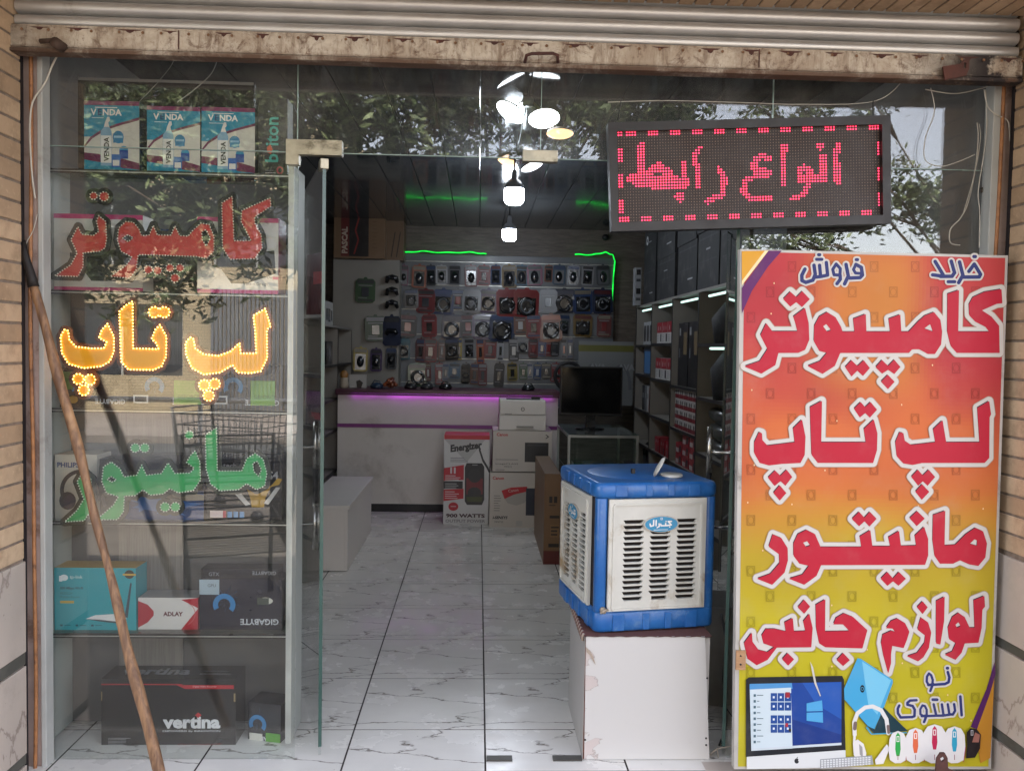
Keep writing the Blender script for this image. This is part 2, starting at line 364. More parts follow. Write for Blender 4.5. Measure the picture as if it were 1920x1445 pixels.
def carton(name, rc, Y, depth, col, deco=None, label=None, cat='box', group=None, z0=None, mat=None, yaw=0, side=None, topc=None, top=None, sidedeco=None, bevel=.002):
    """box whose front fills rc=(x0,y0,x1,y1) pixels at distance Y"""
    if 3.0 < Y < 3.25: depth = min(depth, 3.188-min(Y, 3.15))
    xa, zt, xb, zb = PXr(*rc, Y)
    if z0 is not None: zb = z0
    w, h = xb-xa, zt-zb; mb = MB(col); c = lin(col); sd = lin(side) if side else c; tc = lin(topc) if topc else sd
    x0, x1 = -w/2, w/2
    mb.face([(x0, 0, 0), (x1, 0, 0), (x1, 0, h), (x0, 0, h)], c); mb.face([(x1, 0, 0), (x1, depth, 0), (x1, depth, h), (x1, 0, h)], sd)
    mb.face([(x0, depth, 0), (x0, 0, 0), (x0, 0, h), (x0, depth, h)], sd); mb.face([(x0, 0, h), (x1, 0, h), (x1, depth, h), (x0, depth, h)], tc)
    mb.face([(x1, depth, 0), (x0, depth, 0), (x0, depth, h), (x1, depth, h)], sd); mb.face([(x0, 0, 0), (x0, depth, 0), (x1, depth, 0), (x1, 0, 0)], sd)
    if deco: deco(Face2D(mb, (x0, 0, h), (w, 0, 0), (0, 0, -h), (0, -1, 0)))
    if sidedeco: sidedeco(Face2D(mb, (x0, depth, h), (0, -depth, 0), (0, 0, -h), (-1, 0, 0)), Face2D(mb, (x1, 0, h), (0, depth, 0), (0, 0, -h), (1, 0, 0)))
    if top: top(Face2D(mb, (x0, depth, h), (w, 0, 0), (0, -depth, 0), (0, 0, 1)))
    o = mb.build(name, mat or PRINT); o.location = ((xa+xb)/2, Y, zb); o.rotation_euler.z = math.radians(yaw)
    return tag(o, label, cat, group)

G = 2.95          # distance of the shop glass
# ================================================================== STRUCTURE
XL = W(40, 700, 2.86).x; XR = W(1883, 700, 2.86).x; ZS = W(1600, 20, 2.84).z
IL, IR, IB, IH = -1.66, 1.88, 8.95, 2.735
GZ = -.14
mb = MB(); mb.box(-60, -70, GZ-.3, 60, 1.2, GZ); mb.build('ground', paint('6e665e', .9, var=.25, sc=1.2, dirt='4a443e', dirtamt=.3), kind='structure')
mb = MB(); mb.box(-14, 1.2, GZ-.3, 14, 2.62, GZ+.02); mb.build('pavement', paint('6f675f', .85, var=.15, sc=2, dirt='544d46', dirtamt=.4), kind='structure')
mb = MB(); mb.box(-60, -7.6, GZ, 60, -3.9, GZ+.004); mb.build('road', paint('5a5a5a', .9, var=.2, sc=2), kind='structure')
mb = MB(); mb.box(-60, -12, GZ, 60, -7.6, GZ+.12); mb.build('far_pavement', paint('92877e', .9, var=.2, sc=2), kind='structure')
# floor with tiles
P0 = WZ(907.4, 1271.4, 0); TS = .5
fl = MB(); fl.box(IL-.1, 2.86, -.12, IR+.1, IB+.1, -.0009); floor = fl.build('floor', paint('2f2824', .9), kind='structure')
tm = None; g = .0034
nx0, nx1 = math.ceil((IL-P0.x)/TS)-1, math.floor((IR-P0.x)/TS)+1; ny1 = int((IB-P0.y)/TS)+1
for i in range(nx0, nx1):
    for j in range(-2, ny1):
        xa, xb = max(P0.x+i*TS, IL), min(P0.x+(i+1)*TS, IR); ya, yb = max(P0.y+j*TS, 2.862), min(P0.y+(j+1)*TS, IB)
        if xb-xa < .03 or yb-ya < .03: continue
        m = MB(); ox, oy = P0.x+i*TS, P0.y+j*TS
        full = xb-xa > TS-.01 and yb-ya > TS-.01
        if full and tm: o = bpy.data.objects.new('tile', tm); link(o, floor)
        else:
            m.box(xa-ox+g, ya-oy+g, 0, xb-ox-g, yb-oy-g, .012); o = m.build('tile', TILE, floor, bevel=0)
            if full: tm = o.data
        o.location = (ox, oy, -.012+U(-.0003, .0003))
# interior walls
def wood_wall():
    m, t, b = newmat('wall_paper'); v = coords(t, (1, 1, 9)); n1 = noise(t, v, 5, 9, .7, .6)
    t.links.new(mix(t, lin('4c443d'), lin('6d645a'), ramp(t, n1, .3, .75)), b.inputs['Base Color']); b.inputs['Roughness'].default_value = .5; return m
WW = wood_wall()
SHW = paint('7d7973', .55, var=.05); STRIPE = woodmat('5e5a56', '76726d', (30, 30, .6), .6, 'striped_laminate', False)
mb = MB(); mb.box(IL-.1, IB, -.1, IR+.1, IB+.1, IH+.1); mb.build('wall_back', WW, kind='structure')
mb = MB(); mb.box(IL-.1, G+.06, -.1, IL, IB, IH+.1); mb.build('wall_left', paint('6c6762', .6), kind='structure')
mb = MB(); mb.box(IR, G+.06, -.1, IR+.1, IB, IH+.1); mb.build('wall_right', paint('6c6762', .6), kind='structure')
cl = MB(); cl.box(IL-.1, G-.06, IH+.01, IR+.1, IB+.1, IH+.1); ceil = cl.build('ceiling', paint('333436', .6), kind='structure')
CEIL = paint('45484a', .08, 0, .05, 2, spec=.35)
for i in range(15):
    x = IL+i*(IR-IL)/15; m = MB(); m.box(.003, 0, 0, (IR-IL)/15-.003, IB-G-.02, .012); o = m.build('ceiling_panel', CEIL, ceil, bevel=.002); o.location = (x, G+.02, IH+U(0, .001))
# own building above, beside and behind
bl = empty('building', (0, 0, 0), 'beige brick shop building with a deep soffit over the recessed shop front', 'building')
mb = MB(); mb.box(-7, 1.95, ZS+.02, 7, 2.83, 3.7); mb.box(-7, 2.83, IH+.1, 7, 10, 3.7)
mb.box(-7, 2.62, GZ-.1, XL-.02, 2.9, ZS+.02); mb.box(XR+.02, 2.62, GZ-.1, 7, 2.9, ZS+.02)
mb.box(-7, 2.9, GZ-.1, IL-.1, 10, IH+.1); mb.box(IR+.1, 2.9, GZ-.1, 7, 10, IH+.1); mb.box(IL-.1, IB+.1, GZ-.1, IR+.1, 10, IH+.1)
mb.box(XL-.02, 2.83, ZS+.03, XR+.02, 2.9, IH+.1)
mb.build('masonry', paint('a08a6c', .9, var=.2, sc=8), bl)
# brick reveals
BH = .0658
bm_ = {}
def brick_side(side):
    X = XL if side < 0 else XR
    t = empty('brick_wall', (X, 2.74, GZ), 'left brick reveal of the shop recess with marble slabs at its foot, behind the leaning pole' if side < 0 else 'right brick reveal of the shop recess with marble slabs at its foot, beside the colourful board', 'wall', 'brick reveals of the shop recess')
    zm = W(20 if side < 0 else 1895, 1050 if side < 0 else 1028, 2.85).z
    m = MB(); m.box(min(X-side*.003, X+side*.02), 2.60, GZ, max(X-side*.003, X+side*.02), 2.86, ZS); m.build('mortar', MORTAR, t)
    z = zm+.006; k = 0
    while z < ZS-.02:
        h = min(BH-.009, ZS-z); mm = MB()
        d = U(0, .0015)
        mm.box(X-(.006+d if side > 0 else 0), 2.602, z, X+(.006+d if side < 0 else 0)+0, 2.855, z+h); mm.build('brick', BRICK, t, bevel=.002); z += BH; k += 1
    ys = [(1050, 1222), (1246, 1412), (1432, 1560)] if side < 0 else [(1032, 1186), (1203, 1352), (1372, 1540)]
    for a, b in ys:
        px = 38 if side < 0 else 1868
        za, zb = W(px, a, 2.85).z, W(px, b, 2.85).z; mm = MB(); mm.box(X-(.012 if side > 0 else 0), 2.602, max(zb, GZ), X+(.012 if side < 0 else 0), 2.855, za-.004); mm.build('marble_slab', SLAB, t, bevel=.002)
    for a, b in zip(ys[:-1], ys[1:]):
        px = 38 if side < 0 else 1868
        za, zb = W(px, a[1], 2.85).z, W(px, b[0], 2.85).z; mm = MB(); mm.box(X-(.009 if side > 0 else 0), 2.602, zb+.001, X+(.009 if side < 0 else 0), 2.855, za-.002); mm.build('dark_stone_strip', paint('4c4b45', .6, var=.25, sc=14, bmp=.4), t)
brick_side(-1); brick_side(1)
t = empty('brick_soffit', (0, 2.5, ZS), 'brick soffit over the rolled up shutter, seen along the top edge', 'soffit')
m = MB(); m.box(XL, 2.4, ZS-.001, XR, 2.83, ZS+.019); m.build('mortar', MORTAR, t)
m = MB(); m.box(XL, 1.95, ZS+.002, XR, 2.398, ZS+.019); m.build('soffit_panel', paint('b8b0a4', .7), t)
x = XL
while x < XR-.02:
    for a, b in ((2.4, 2.61), (2.617, 2.827)):
        mm = MB(); mm.box(x+.004, a, ZS-U(.004, .006), min(x+.05, XR), b, ZS+.006); mm.build('brick', BRICK, t, bevel=.0015)
    x += .054
# black edge lines between brick and jamb
for sx, X, lab in ((-1, XL, 'black iron shutter guide down the left side of the shop front'), (1, XR, 'black iron shutter guide down the right side beside the colourful board')):
    m = MB(); a, b = sorted((X+sx*.018, X-sx*.012)); m.box(XL-.012 if sx < 0 else XR-.006, 2.857, GZ, XL+.006 if sx < 0 else XR+.012, 2.875, ZS); m.box(*sorted((X+sx*.018, X-sx*.012))[:1], 2.872, GZ, a+.006, 2.93, ZS) if 0 else None
    o = m.build('shutter_guide', DARKMET); tag(o, lab, 'shutter guide', 'shutter guides')
# jambs : stone strip, copper pipe, white post
def jamb(px0, px1, ppx, wx0, wx1, side):
    t = empty('door_jamb', (0, 0, 0), ('left' if side < 0 else 'right')+' jamb of pinkish stone beside a white metal post', 'jamb', 'jambs of the shop front')
    m = MB(); m.box(W(px0, 722, 2.905).x, 2.905, GZ, W(px1, 722, 2.905).x, 2.9485, ZS+.02); m.build('stone_strip', paint('a08d86', .8, var=.15, sc=9, dirt='7a6256', dirtamt=.35, bmp=.4), t)
    m = MB(); a, b = W(wx0, 722, 2.9).x, W(wx1, 722, 2.9).x; m.box(a, 2.895, GZ, b, 2.9485, ZS+.02); m.build('white_post', ALU_W, t, bevel=.003)
    z = GZ; p = []; X = W(ppx, 722, 2.89).x
    while z < 2.62: p.append((X+math.sin(z*3.1)*.004+math.sin(z*7)*.0015, 2.893, z)); z += .06
    m = MB(); m.tube(p, .0065, 8); o = m.build('pipe', paint('96663f', .55, var=.25, sc=30, dirt='5b3a26', dirtamt=.3)); tag(o, ('thin rusty brown conduit running up the left jamb' if side < 0 else 'thin rusty brown conduit running up the right jamb'), 'pipe', 'rusty conduits')
jamb(36, 75, 60, 74, 84, -1); jamb(1856, 1892, 1858, 1840, 1855, 1)

# ------------------------------------------------------------------ shutter
def rustmat():
    m, t, b = newmat('rusty_beam'); v = coords(t); a = noise(t, v, 3.2, 12, .78, .5); d = noise(t, coords(t, (14, 1, 3)), 2.2, 9, .75, .3); f = noise(t, v, 55, 6, .7); g = noise(t, v, 13, 10, .8, .8)
    c = mix(t, lin('c6beb0'), lin('a39584'), ramp(t, a, .38, .62)); c = mix(t, c, lin('7b6a5a'), ramp(t, d, .46, .66, 0, .85)); c = mix(t, c, lin('604838'), ramp(t, g, .5, .64, 0, .85)); c = mix(t, c, lin('3a2420'), ramp(t, g, .62, .68))
    c = mix(t, c, lin('6b4e3c'), ramp(t, f, .55, .7, 0, .7)); c = mix(t, c, lin('c4bba9'), ramp(t, noise(t, v, 24, 8, .75), .62, .75, 0, .6))
    sx = N(t, 'ShaderNodeSeparateXYZ'); tc = N(t, 'ShaderNodeTexCoord'); t.links.new(tc.outputs['Object'], sx.inputs[0])
    k = N(t, 'ShaderNodeMath', operation='MULTIPLY'); t.links.new(ramp(t, sx.outputs[2], .03, .005), k.inputs[0]); t.links.new(ramp(t, a, .3, .55), k.inputs[1]); c = mix(t, c, lin('574133'), k.outputs[0])
    ab = N(t, 'ShaderNodeMath', operation='ABSOLUTE'); t.links.new(sx.outputs[0], ab.inputs[0]); k = N(t, 'ShaderNodeMath', operation='MULTIPLY'); t.links.new(ramp(t, ab.outputs[0], 1.35, 1.7), k.inputs[0]); t.links.new(ramp(t, noise(t, v, 8, 8, .75), .42, .52), k.inputs[1]); c = mix(t, c, lin('1e1616'), k.outputs[0])
    t.links.new(c, b.inputs['Base Color']); b.inputs['Roughness'].default_value = .75; bump(t, b, g, .6, .006); return m
RUST = rustmat(); RUSTD = paint('4b2d27', .85, var=.3, sc=25, bmp=.5)
sh = empty('roller_shutter', (0, 2.8, 0), 'rolled up silver roller shutter with a long rusty cream bottom rail', 'shutter')
zb0, zt0 = W(960, 126, 2.80).z, W(960, 78, 2.80).z
m = MB(); m.box(XL+.004, 0, 0, XR-.02, .045, zt0-zb0); m.box(XL+.006, -.008, .0, XR-.022, 0, .012); m.box(XL+.006, -.005, .016, XR-.022, .001, .022)
m.box(XL+.006, .004, zt0-zb0, XR-.022, .04, zt0-zb0+.007)
o = m.build('bottom_rail', RUST, sh, bevel=.002); o.location = (0, 0, zb0)
m = MB()
for k in range(46):
    x = XL+.05+k*.073+U(-.01, .01)
    m.lathe((x, 2.7985, zt0-.012), [(0, 0), (.004, .0005), (.005, .003)], 8, M=Matrix.Rotation(math.radians(90), 4, 'X'))
m.build('rivets', paint('8a6a52', .7, .4), sh, kind='stuff')
for k in range(23):
    x = XL+.09+k*.145+U(-.02, .02); wd = U(.022, .045); d = U(.008, .016); n = 12
    pts = [(x-wd, 0), (x-wd*.6, -d*.35), (x-wd*.3, -d*.45), (x-wd*.22, -d*U(.8, 1)), (x+U(-.003, .003), -d*1.15), (x+wd*.2, -d*U(.7, 1)), (x+wd*.33, -d*.4), (x+wd*.7, -d*.3), (x+wd, 0)]
    m = MB(); m.prism([pts], lambda a, b, e: Vector((a, 2.7994+e, zt0-.002+b)), .0005); m.build('rust_patch', RUSTD, sh)
for px in (335, 1424):       # joints of the rail
    m = MB(); X = W(px, 90, 2.8).x; m.box(X-.002, 2.7985, zb0+.01, X+.002, 2.80, zt0); m.build('weld_seam', RUSTD, sh)
SLM = paint('bfbfbe', .38, .6, .07, 3, '8f8a84', .3, scale=(1.5, 1, 1))
prof = [(0, .012), (.003, .001), (.008, -.009), (.017, -.0135), (.028, -.0135), (.037, -.009), (.0425, .001), (.0465, .012)]
z = zt0+.004
while z < ZS+.05:
    m = MB(); vs = []; fs = []
    for i, (a, b) in enumerate(prof): vs += [(XL+.01, 2.828+b, z+a), (XR-.026, 2.828+b, z+a)]
    m.mesh(vs, [(2*i, 2*i+1, 2*i+3, 2*i+2) for i in range(len(prof)-1)], None, 0, True); m.build('slat', SLM, sh); z += .047
hd = MB(); a, b = W(984, 117, 2.79), W(1046, 117, 2.79); hd.tube([a, a+Vector((.004, -.03, .012)), a+Vector((.02, -.035, .016)), b+Vector((-.02, -.035, .016)), b+Vector((-.004, -.03, .012)), b], .0055, 8); hd.build('handle', RUSTD, sh)
m = MB(); fl_ = field(polys=[[(1768, 125), (1800, 120), (1808, 112), (1818, 112), (1817, 130), (1812, 142), (1772, 150)]], holes=[[(1808, 118), (1812, 118), (1812, 128), (1807, 128)]], step=1, pad=6)
m.prism(contour(fl_, 0, .3), fpx(2.782), .006); m.build('lock_tab', RUSTD, sh)
m = MB(); c = W(112, 86, 2.78); m.tube([c+Vector((0, .02, 0)), c+Vector((0, -.03, 0))], .017, 14); m.tube([c+Vector((-.06, .0, .012)), c+Vector((-.02, -.01, .012))], .008, 8); m.build('lock_bolt', paint('4c3c33', .8, .3, .3, 20), sh)

# ------------------------------------------------------------------ glazing
sf = empty('shop_window', (0, G, 0), 'frameless shop glazing with transom panes over the open doorway', 'shop window')
zt = W(700, 289, G).z; XA = W(82, 700, G).x; XB = W(1838, 700, G).x; zT = zt+.42
xs_ = [W(558, 200, G).x, W(1015, 200, G).x, W(1450, 200, G).x]
XD0 = W(556, 900, G).x; XD1 = W(1378, 900, G).x; gm = .0012
def pane(x0, z0, x1, z1, name='glass_pane', par=sf):
    m = MB(); m.box(x0+gm, 0, z0+gm, x1-gm, .009, z1-gm); o = m.build(name, GLASS_T if z0 > 1 else GLASS, par); o.location = (0, 0, 0); return o
for a, b in zip([XA]+xs_, xs_+[XB]): pane(a, zt, b, zT)
pane(XA, .0, XD0, zt-.002); pane(XD1, 0, XB, zt-.002)
EDGE = paint('8fa39b', .25, .1, .05)
m = MB()
for x in xs_: m.box(x-.0012, G-.0005, zt, x+.0012, G+.0095, zT)
m.build('glass_edge', EDGE, sf).location = (0, -G, 0)
m = MB(); m.box(XA, G-.0003, zt-.0016, XB, G+.0093, zt+.0006); m.build('glass_edge', EDGE, sf).location = (0, -G, 0)
def fitting(rc, par=sf, L=None):
    xa, za, xb, zb = PXr(*rc, G-.012); m = MB()
    if L: m.prism([[(xa, za), (xb, za), (xb, zb), (L[0], zb), (L[0], L[1]), (xa, L[1])]], lambda a, b, d: Vector((a, -.012+d, b)), .034)
    else: m.box(xa, -.012, zb, xb, .022, za)
    m.build('patch_fitting', BRUSH, par, bevel=.002).location = (0, 0, 0)
BRUSH = paint('a49d8c', .35, .7, .2, 14, '5f584a', .35)
xa, za, xb, zb = PXr(536, 262, 641, 290, G-.012); fitting((536, 262, 641, 290), L=(W(560, 300, G-.012).x, W(548, 308, G-.012).z))
fitting((980, 281, 1046, 303))
# top header strip behind shutter
m = MB(); m.box(XA-.05, G+.012, zT-.01, XB+.05, G+.06, IH+.05); m.build('header_rail', paint('77746f', .6), sf).location = (0, -G, 0)
# door leaves, both swung inwards
def door(px, far, lab, side):
    X = W(px, 900, G).x; d = Vector((far[0]-X, far[1]-G, 0)); L = .76; ang = math.atan2(d.y, d.x)
    t = empty('glass_door', (X, G+.006, .012), lab, 'door', 'glass doors of the shop'); t.rotation_euler.z = ang
    def pt(mb, name, mat, **k): return mb.build(name, mat, None, **k)
    def par(o): o.parent = t; return o
    m = MB(); m.box(0.002, -.005, 0.0, L, .005, zt-.03); par(m.build('door_leaf', GLASS))
    m = MB(); m.box(0, -.006, .03, .0018, .006, zt-.06); m.box(L+.0002, -.0055, 0, L+.002, .0055, zt-.03); par(m.build('polished_edge', paint('37504a', .2, .0)))
    for z0, z1 in ((0, .0), (zt-.066, zt-.03)):
        if z1 > 0: m = MB(); m.box(-.004, -.014, z0, .055, .014, z1); par(m.build('pivot_fitting', BRUSH, bevel=.002))
    m = MB()
    for z in (.69, 1.02):
        m.tube([(L-.09, -.06, z), (L-.09, .06, z)], .008, 8)
    par(m.build('handle_stem', STEEL))
    for yy in (-.06, .06):
        m = MB(); m.tube([(L-.09, yy, .58), (L-.09, yy, .78)], .0125, 12, cap=True); m.tube([(L-.09, yy, .93), (L-.09, yy, 1.13)], .0125, 12); m.tube([(L-.09, yy, .78), (L-.09, yy, .93)], .0122, 12, col='141414', mi=1); par(m.build('door_handle', [STEEL, BLACKP]))
    return t
door(603, (-.785, 3.75), 'left glass door leaf swung into the shop beside the display cabinet', -1)
door(1372, (1.09, 3.67), 'right glass door leaf swung into the shop behind the colourful board', 1)
for k, (a, b) in enumerate(((912, 960), (1036, 1090))):
    m = MB(); x0, x1 = W(a, 1437, 2.95).x, W(b, 1437, 2.95).x; m.box(x0, 2.93, .0005, x1, 2.965, .006); o = m.build('floor_lock_plate', paint('55524e', .4, .7)); tag(o, 'grey metal lock plate let into the floor, %s of the two' % ('left' if k == 0 else 'right'), 'floor plate', 'lock plates in the doorway floor')
# threshold ledge under the board and the left window
m = MB(); m.box(W(1348, 1440, 2.7).x, 2.63, GZ, XR, 2.93, .0); tag(m.build('stone_ledge', SLAB, bevel=.004), 'worn marble ledge under the colourful board', 'ledge')
m = MB(); m.box(XL, 2.70, GZ, W(1346, 1440, 2.7).x, 2.858, -.002); tag(m.build('door_sill', SLAB, bevel=.004), 'marble sill in front of the doorway and left window', 'sill')

# ================================================================== LEFT DISPLAY CABINET
CF, CB = 3.03, 3.21
cab = empty('display_cabinet', (0, 3.03, 0), 'tall pale grey display cabinet with glass shelves behind the left window', 'cabinet')
PAN = paint('8e918d', .5, var=.06, sc=2); PAND = paint('4f4d4c', .6, var=.2, sc=4)
def cb(name, m, mat, **k): o = m.build(name, mat, cab, **k); o.location = (0, -3.03, 0); return o
xl0 = W(88, 900, CF).x; xr1 = W(548, 900, CF).x; ztop = W(300, 135, CF).z; zcl = W(95, 318, CF).z
m = MB(); m.box(xl0-.018, CF, .02, xl0, CB, zcl); cb('side_panel', m, PAN)
m = MB(); m.box(xr1-.018, CF, .02, xr1, CB, zt-.03); cb('side_panel', m, PAN)
m = MB(); m.box(xr1-.019, CF-.004, .02, xr1+.001, CF-.001, zt-.03); cb('edge_strip', m, paint('b2b4b0', .4, .3))
m = MB(); m.box(xl0-.019, CF-.004, .02, xl0+.001, CF-.001, zcl); cb('edge_strip', m, paint('3a3b3a', .4, .3))
m = MB(); m.box(xl0, CB, .02, xr1-.018, CB+.01, zt-.25); cb('back_panel', m, paint('4b4a49', .6, var=.12, sc=3))
m = MB(); m.box(W(225, 900, CB).x, CB-.012, .1, W(345, 900, CB).x, CB-.001, W(0, 545, CB).z); cb('striped_panel', m, STRIPE)
SHZ = [W(320, y, CF).z for y in (322, 548, 768, 978, 1188)]; ZB = W(320, 1412, CF).z
for z in SHZ:
    m = MB(); m.box(xl0+.001, CF+.005, z-.008, xr1-.019, CB-.013, z); cb('glass_shelf', m, GLASS_IN)
    m = MB(); m.box(xl0+.001, CF-.004, z-.014, xr1-.019, CF+.004, z+.001); m.box(xl0+.001, CF-.006, z-.009, xr1-.019, CF-.004, z-.005, mi=1); cb('shelf_trim', m, [paint('2b2b2b', .3, .5), ALU])
m = MB(); m.box(xl0+.001, CF+.002, ZB-.02, xr1-.019, CB-.001, ZB); cb('base_board', m, PAN, bevel=.001)

# ------------------------------------------------------------------ goods in the cabinet
def venda(f):
    f.poly([(0, 0), (1, 0), (1, .06), (0, .06)], '7c2c5e')
    f.rect(0, .06, 1, .5, '1f86a8'); f.poly([(0, .62), (.12, .5), (.35, .38), (.65, .30), (1, .22), (1, 1), (0, 1)], '6b2550')
    f.poly([(0, .66), (.14, .53), (.38, .41), (.68, .33), (1, .26), (1, .86), (.7, .80), (.3, .74), (0, .72)], 'c9c6c1')
    f.poly([(0, .82), (.35, .86), (.7, .93), (1, .95), (1, 1), (0, 1)], '1f86a8')
    f.text(.12, .20, 'V', .09, 'e8e8e8', bold=.03); f.text(.25, .20, 'E', .09, '2a3c6e', bold=.03); f.text(.34, .20, 'NDA', .09, 'e8e8e8', bold=.03); f.rect(.2, .085, .6, .095, 'e8e8e8'); f.lines(.14, .23, .34, 1, .03, 'cfe0e8', .008)
    f.poly([(.38, .3), (.42, .22), (.46, .22), (.47, .27), (.44, .3), (.46, .36), (.36, .36)], 'd8d8d8'); f.poly([(.3, .42), (.36, .36), (.46, .36), (.5, .42), (.5, .9), (.3, .9)], '7fa6c4'); f.rect(.305, .48, .495, .86, 'dcdcdc'); f.text(.455, .84, 'VENDA', .075, '222222', rot=-90, bold=.03)
    f.ell(.62, .5, .1, .09, '2b77a6'); f.rect(.53, .45, .71, .58, '2b77a6'); f.rect(.54, .48, .70, .51, '8fb9d6'); f.ell(.72, .68, .08, .06, '3b8fb5'); f.rect(.64, .68, .8, .8, '27479a'); f.rect(.5, .74, .66, .92, '2c5fae'); f.rect(.52, .82, .64, .9, 'dddddd')
for i, (a, b, ya) in enumerate(((157, 262, 190), (276, 375, 200), (378, 478, 202))):
    carton('cleaning_kit_box', (a, ya, b, 322), 3.08, .06, 'c9c6c1', venda, 'blue and purple cleaning kit box on the top shelf, ' + ('the leftmost', 'the middle one', 'beside the black box')[i], 'box', 'cleaning kit boxes', z0=SHZ[0], side='243a52', mat=GLOSSP, yaw=(-2, 1, 0)[i])
def briton(f):
    f.text(.70, .80, 'briton', .17, '3aa59b', rot=-90, bold=.02) ; f.poly([(.3, .62), (.42, .58), (.5, .64), (.44, .7), (.32, .68)], 'c8502a'); f.ring(.75, .9, .12, .05, .02, 'b03848'); f.lines(.25, .9, .4, 2, .03, '999999', .008)
carton('small_black_box', (484, 184, 539, 328), 3.10, .1, '14171a', briton, 'black box with teal vertical lettering on the top shelf', 'box', z0=SHZ[0])
carton('long_black_box', (146, 150, 476, 192), 3.15, .03, '101114', lambda f: (f.ring(.02, .5, .0, .0, .001, '101114'), f.text(.3, .7, 'hp', .3, '8b8f96'), f.rect(.001, .0, .999, .03, '9a9a9a')), 'long black box standing behind the cleaning kits', 'box', z0=SHZ[0], mat=GLOSSP)
def pink(f, txt=True):
    f.rect(0, 0, 1, .06, 'b02f6c'); f.rect(0, .94, 1, 1, 'b02f6c'); f.poly([(.18, .5), (.95, .42), (.97, .72), (.6, .86), (.42, .86), (.3, .68), (.18, .64)], '2c2c2e')
    if txt: f.text(.62, .80, 'Ergonomic Design', .05, '555555'); f.text(.58, .89, 'Fake-n Design', .05, '555555'); f.rect(.93, .76, 1, .8, 'b02f6c')
carton('armrest_box', (101, 402, 268, 545), 3.09, .12, 'c6c3be', lambda f: pink(f, False), 'white box with pink edges on the second shelf, left one', 'box', 'white and pink boxes', z0=SHZ[1])
carton('armrest_box', (370, 408, 522, 546), 3.07, .12, 'c6c3be', pink, 'white box with pink edges on the second shelf, right one with small print', 'box', 'white and pink boxes', z0=SHZ[1], side='b02f6c')
def giga(f, flip=True):
    for i in range(26):
        a = U(0, 6.28); r0, r1 = U(.02, .1), U(.12, .34); u, v = .33, .42; w = U(.004, .016)
        f.poly([(u+math.cos(a)*r0/f.asp, v+math.sin(a)*r0), (u+math.cos(a+.12)*r1/f.asp, v+math.sin(a+.12)*r1), (u+math.cos(a+.12+w*3)*r1*.96/f.asp, v+math.sin(a+.12+w*3)*r1*.96)], random.choice(['26344a', '36495f', '4a5a72', '1d2838']))
    f.ring(.3, .5, .22/f.asp, .22, .1, '2f6fa0', 150, 400)
    f.text(.96, .78, 'GIGABYTE', .12, 'b9bcc0', rot=180, bold=.02)
GB = '15151a'
def gb(f): giga(f); f.rect(.02, .1, .2, .55, '4d7a2e'); f.ell(.2, .8, .07, .1, 'a8813a'); 
def gb2(f): giga(f); f.rect(.55, .35, .9, .9, '5b8a34'); f.text(.6, .75, 'GEFORCE', .08, '263b16'); f.rect(.03, .7, .22, .88, 'c0c0c0'); f.rect(.05, .73, .2, .85, '222222')
carton('graphics_card_box', (112, 690, 240, 764), 3.08, .1, GB, gb, 'black box with a green corner and gold seal on the third shelf, leftmost', 'box', 'graphics card boxes', z0=SHZ[2], mat=GLOSSP)
carton('graphics_card_box', (246, 684, 392, 764), 3.08, .1, GB, gb2, 'black box with an eye picture on the third shelf, middle one', 'box', 'graphics card boxes', z0=SHZ[2], mat=GLOSSP)
carton('graphics_card_box', (398, 684, 529, 764), 3.08, .1, GB, gb2, 'black box with green label on the third shelf, rightmost', 'box', 'graphics card boxes', z0=SHZ[2], mat=GLOSSP)
def philips(f):
    f.text(.06, .2, 'PHILIPS', .08, '2c3f73', bold=.03); f.ring(.62, .56, .5, .33, .06, '26242e', 150, 300); f.ring(.62, .56, .5, .33, .055, '26242e', 300, 390); f.ell(.3, .72, .2, .14, '2b2836'); f.ell(.34, .74, .15, .11, '3a3648'); f.poly([(.5, .4), (.66, .28), (.66, .6)], '2d2a36')
carton('headphone_box', (103, 852, 182, 974), 3.07, .2, 'b9b2a4', philips, 'beige box with dark headphones printed on it, fourth shelf', 'box', z0=SHZ[3], topc='a39a88')
carton('tall_grey_box', (184, 860, 232, 974), 3.09, .14, '2c2c30', lambda f: f.ring(.5, .6, .4, .3, .06, '6a6a70', 0, 180), 'narrow dark grey box on the fourth shelf beside the headphone box', 'box', z0=SHZ[3])
def msi(f): f.rect(0, .55, 1, 1, '24406e'); f.poly([(0, .6), (.5, .5), (1, .62), (1, .7), (0, .72)], '6d6a5c'); [f.poly([(U(0, 1), .6+.3*R()), (U(0, 1), .65+.3*R()), (U(0, 1), .64+.3*R())], '3d6aa8') for _ in range(9)]
carton('motherboard_box', (230, 852, 382, 974), 3.07, .07, '303238', msi, 'wide motherboard box with blue lower half on the fourth shelf', 'box', z0=SHZ[3], mat=GLOSSP)
def gold(f):
    f.text(.72, .38, 'VS4', .12, 'aaaaaa', bold=.02); f.text(.22, .22, 'tech', .08, '8a8a8a')
    f.poly([(.52, .5), (.62, .54), (.74, .54), (.86, .47), (.78, .66), (.76, .8), (.6, .8), (.58, .66)], 'a07f2c'); f.poly([(.34, .56), (.4, .52), (.58, .76), (.52, .78)], 'b0b0b0'); f.poly([(.98, .5), (.92, .5), (.76, .74), (.82, .76)], 'b0b0b0'); f.poly([(.84, .5), (.94, .36), (1, .38), (.96, .46)], 'b08d34'); f.rect(.05, .86, .26, .96, 'b9a9a9'); f.rect(.22, .86, .26, .96, 'a03040')
    for i in range(3): f.rect(.28+i*.08, .87, .34+i*.08, .96, '4a7ba8')
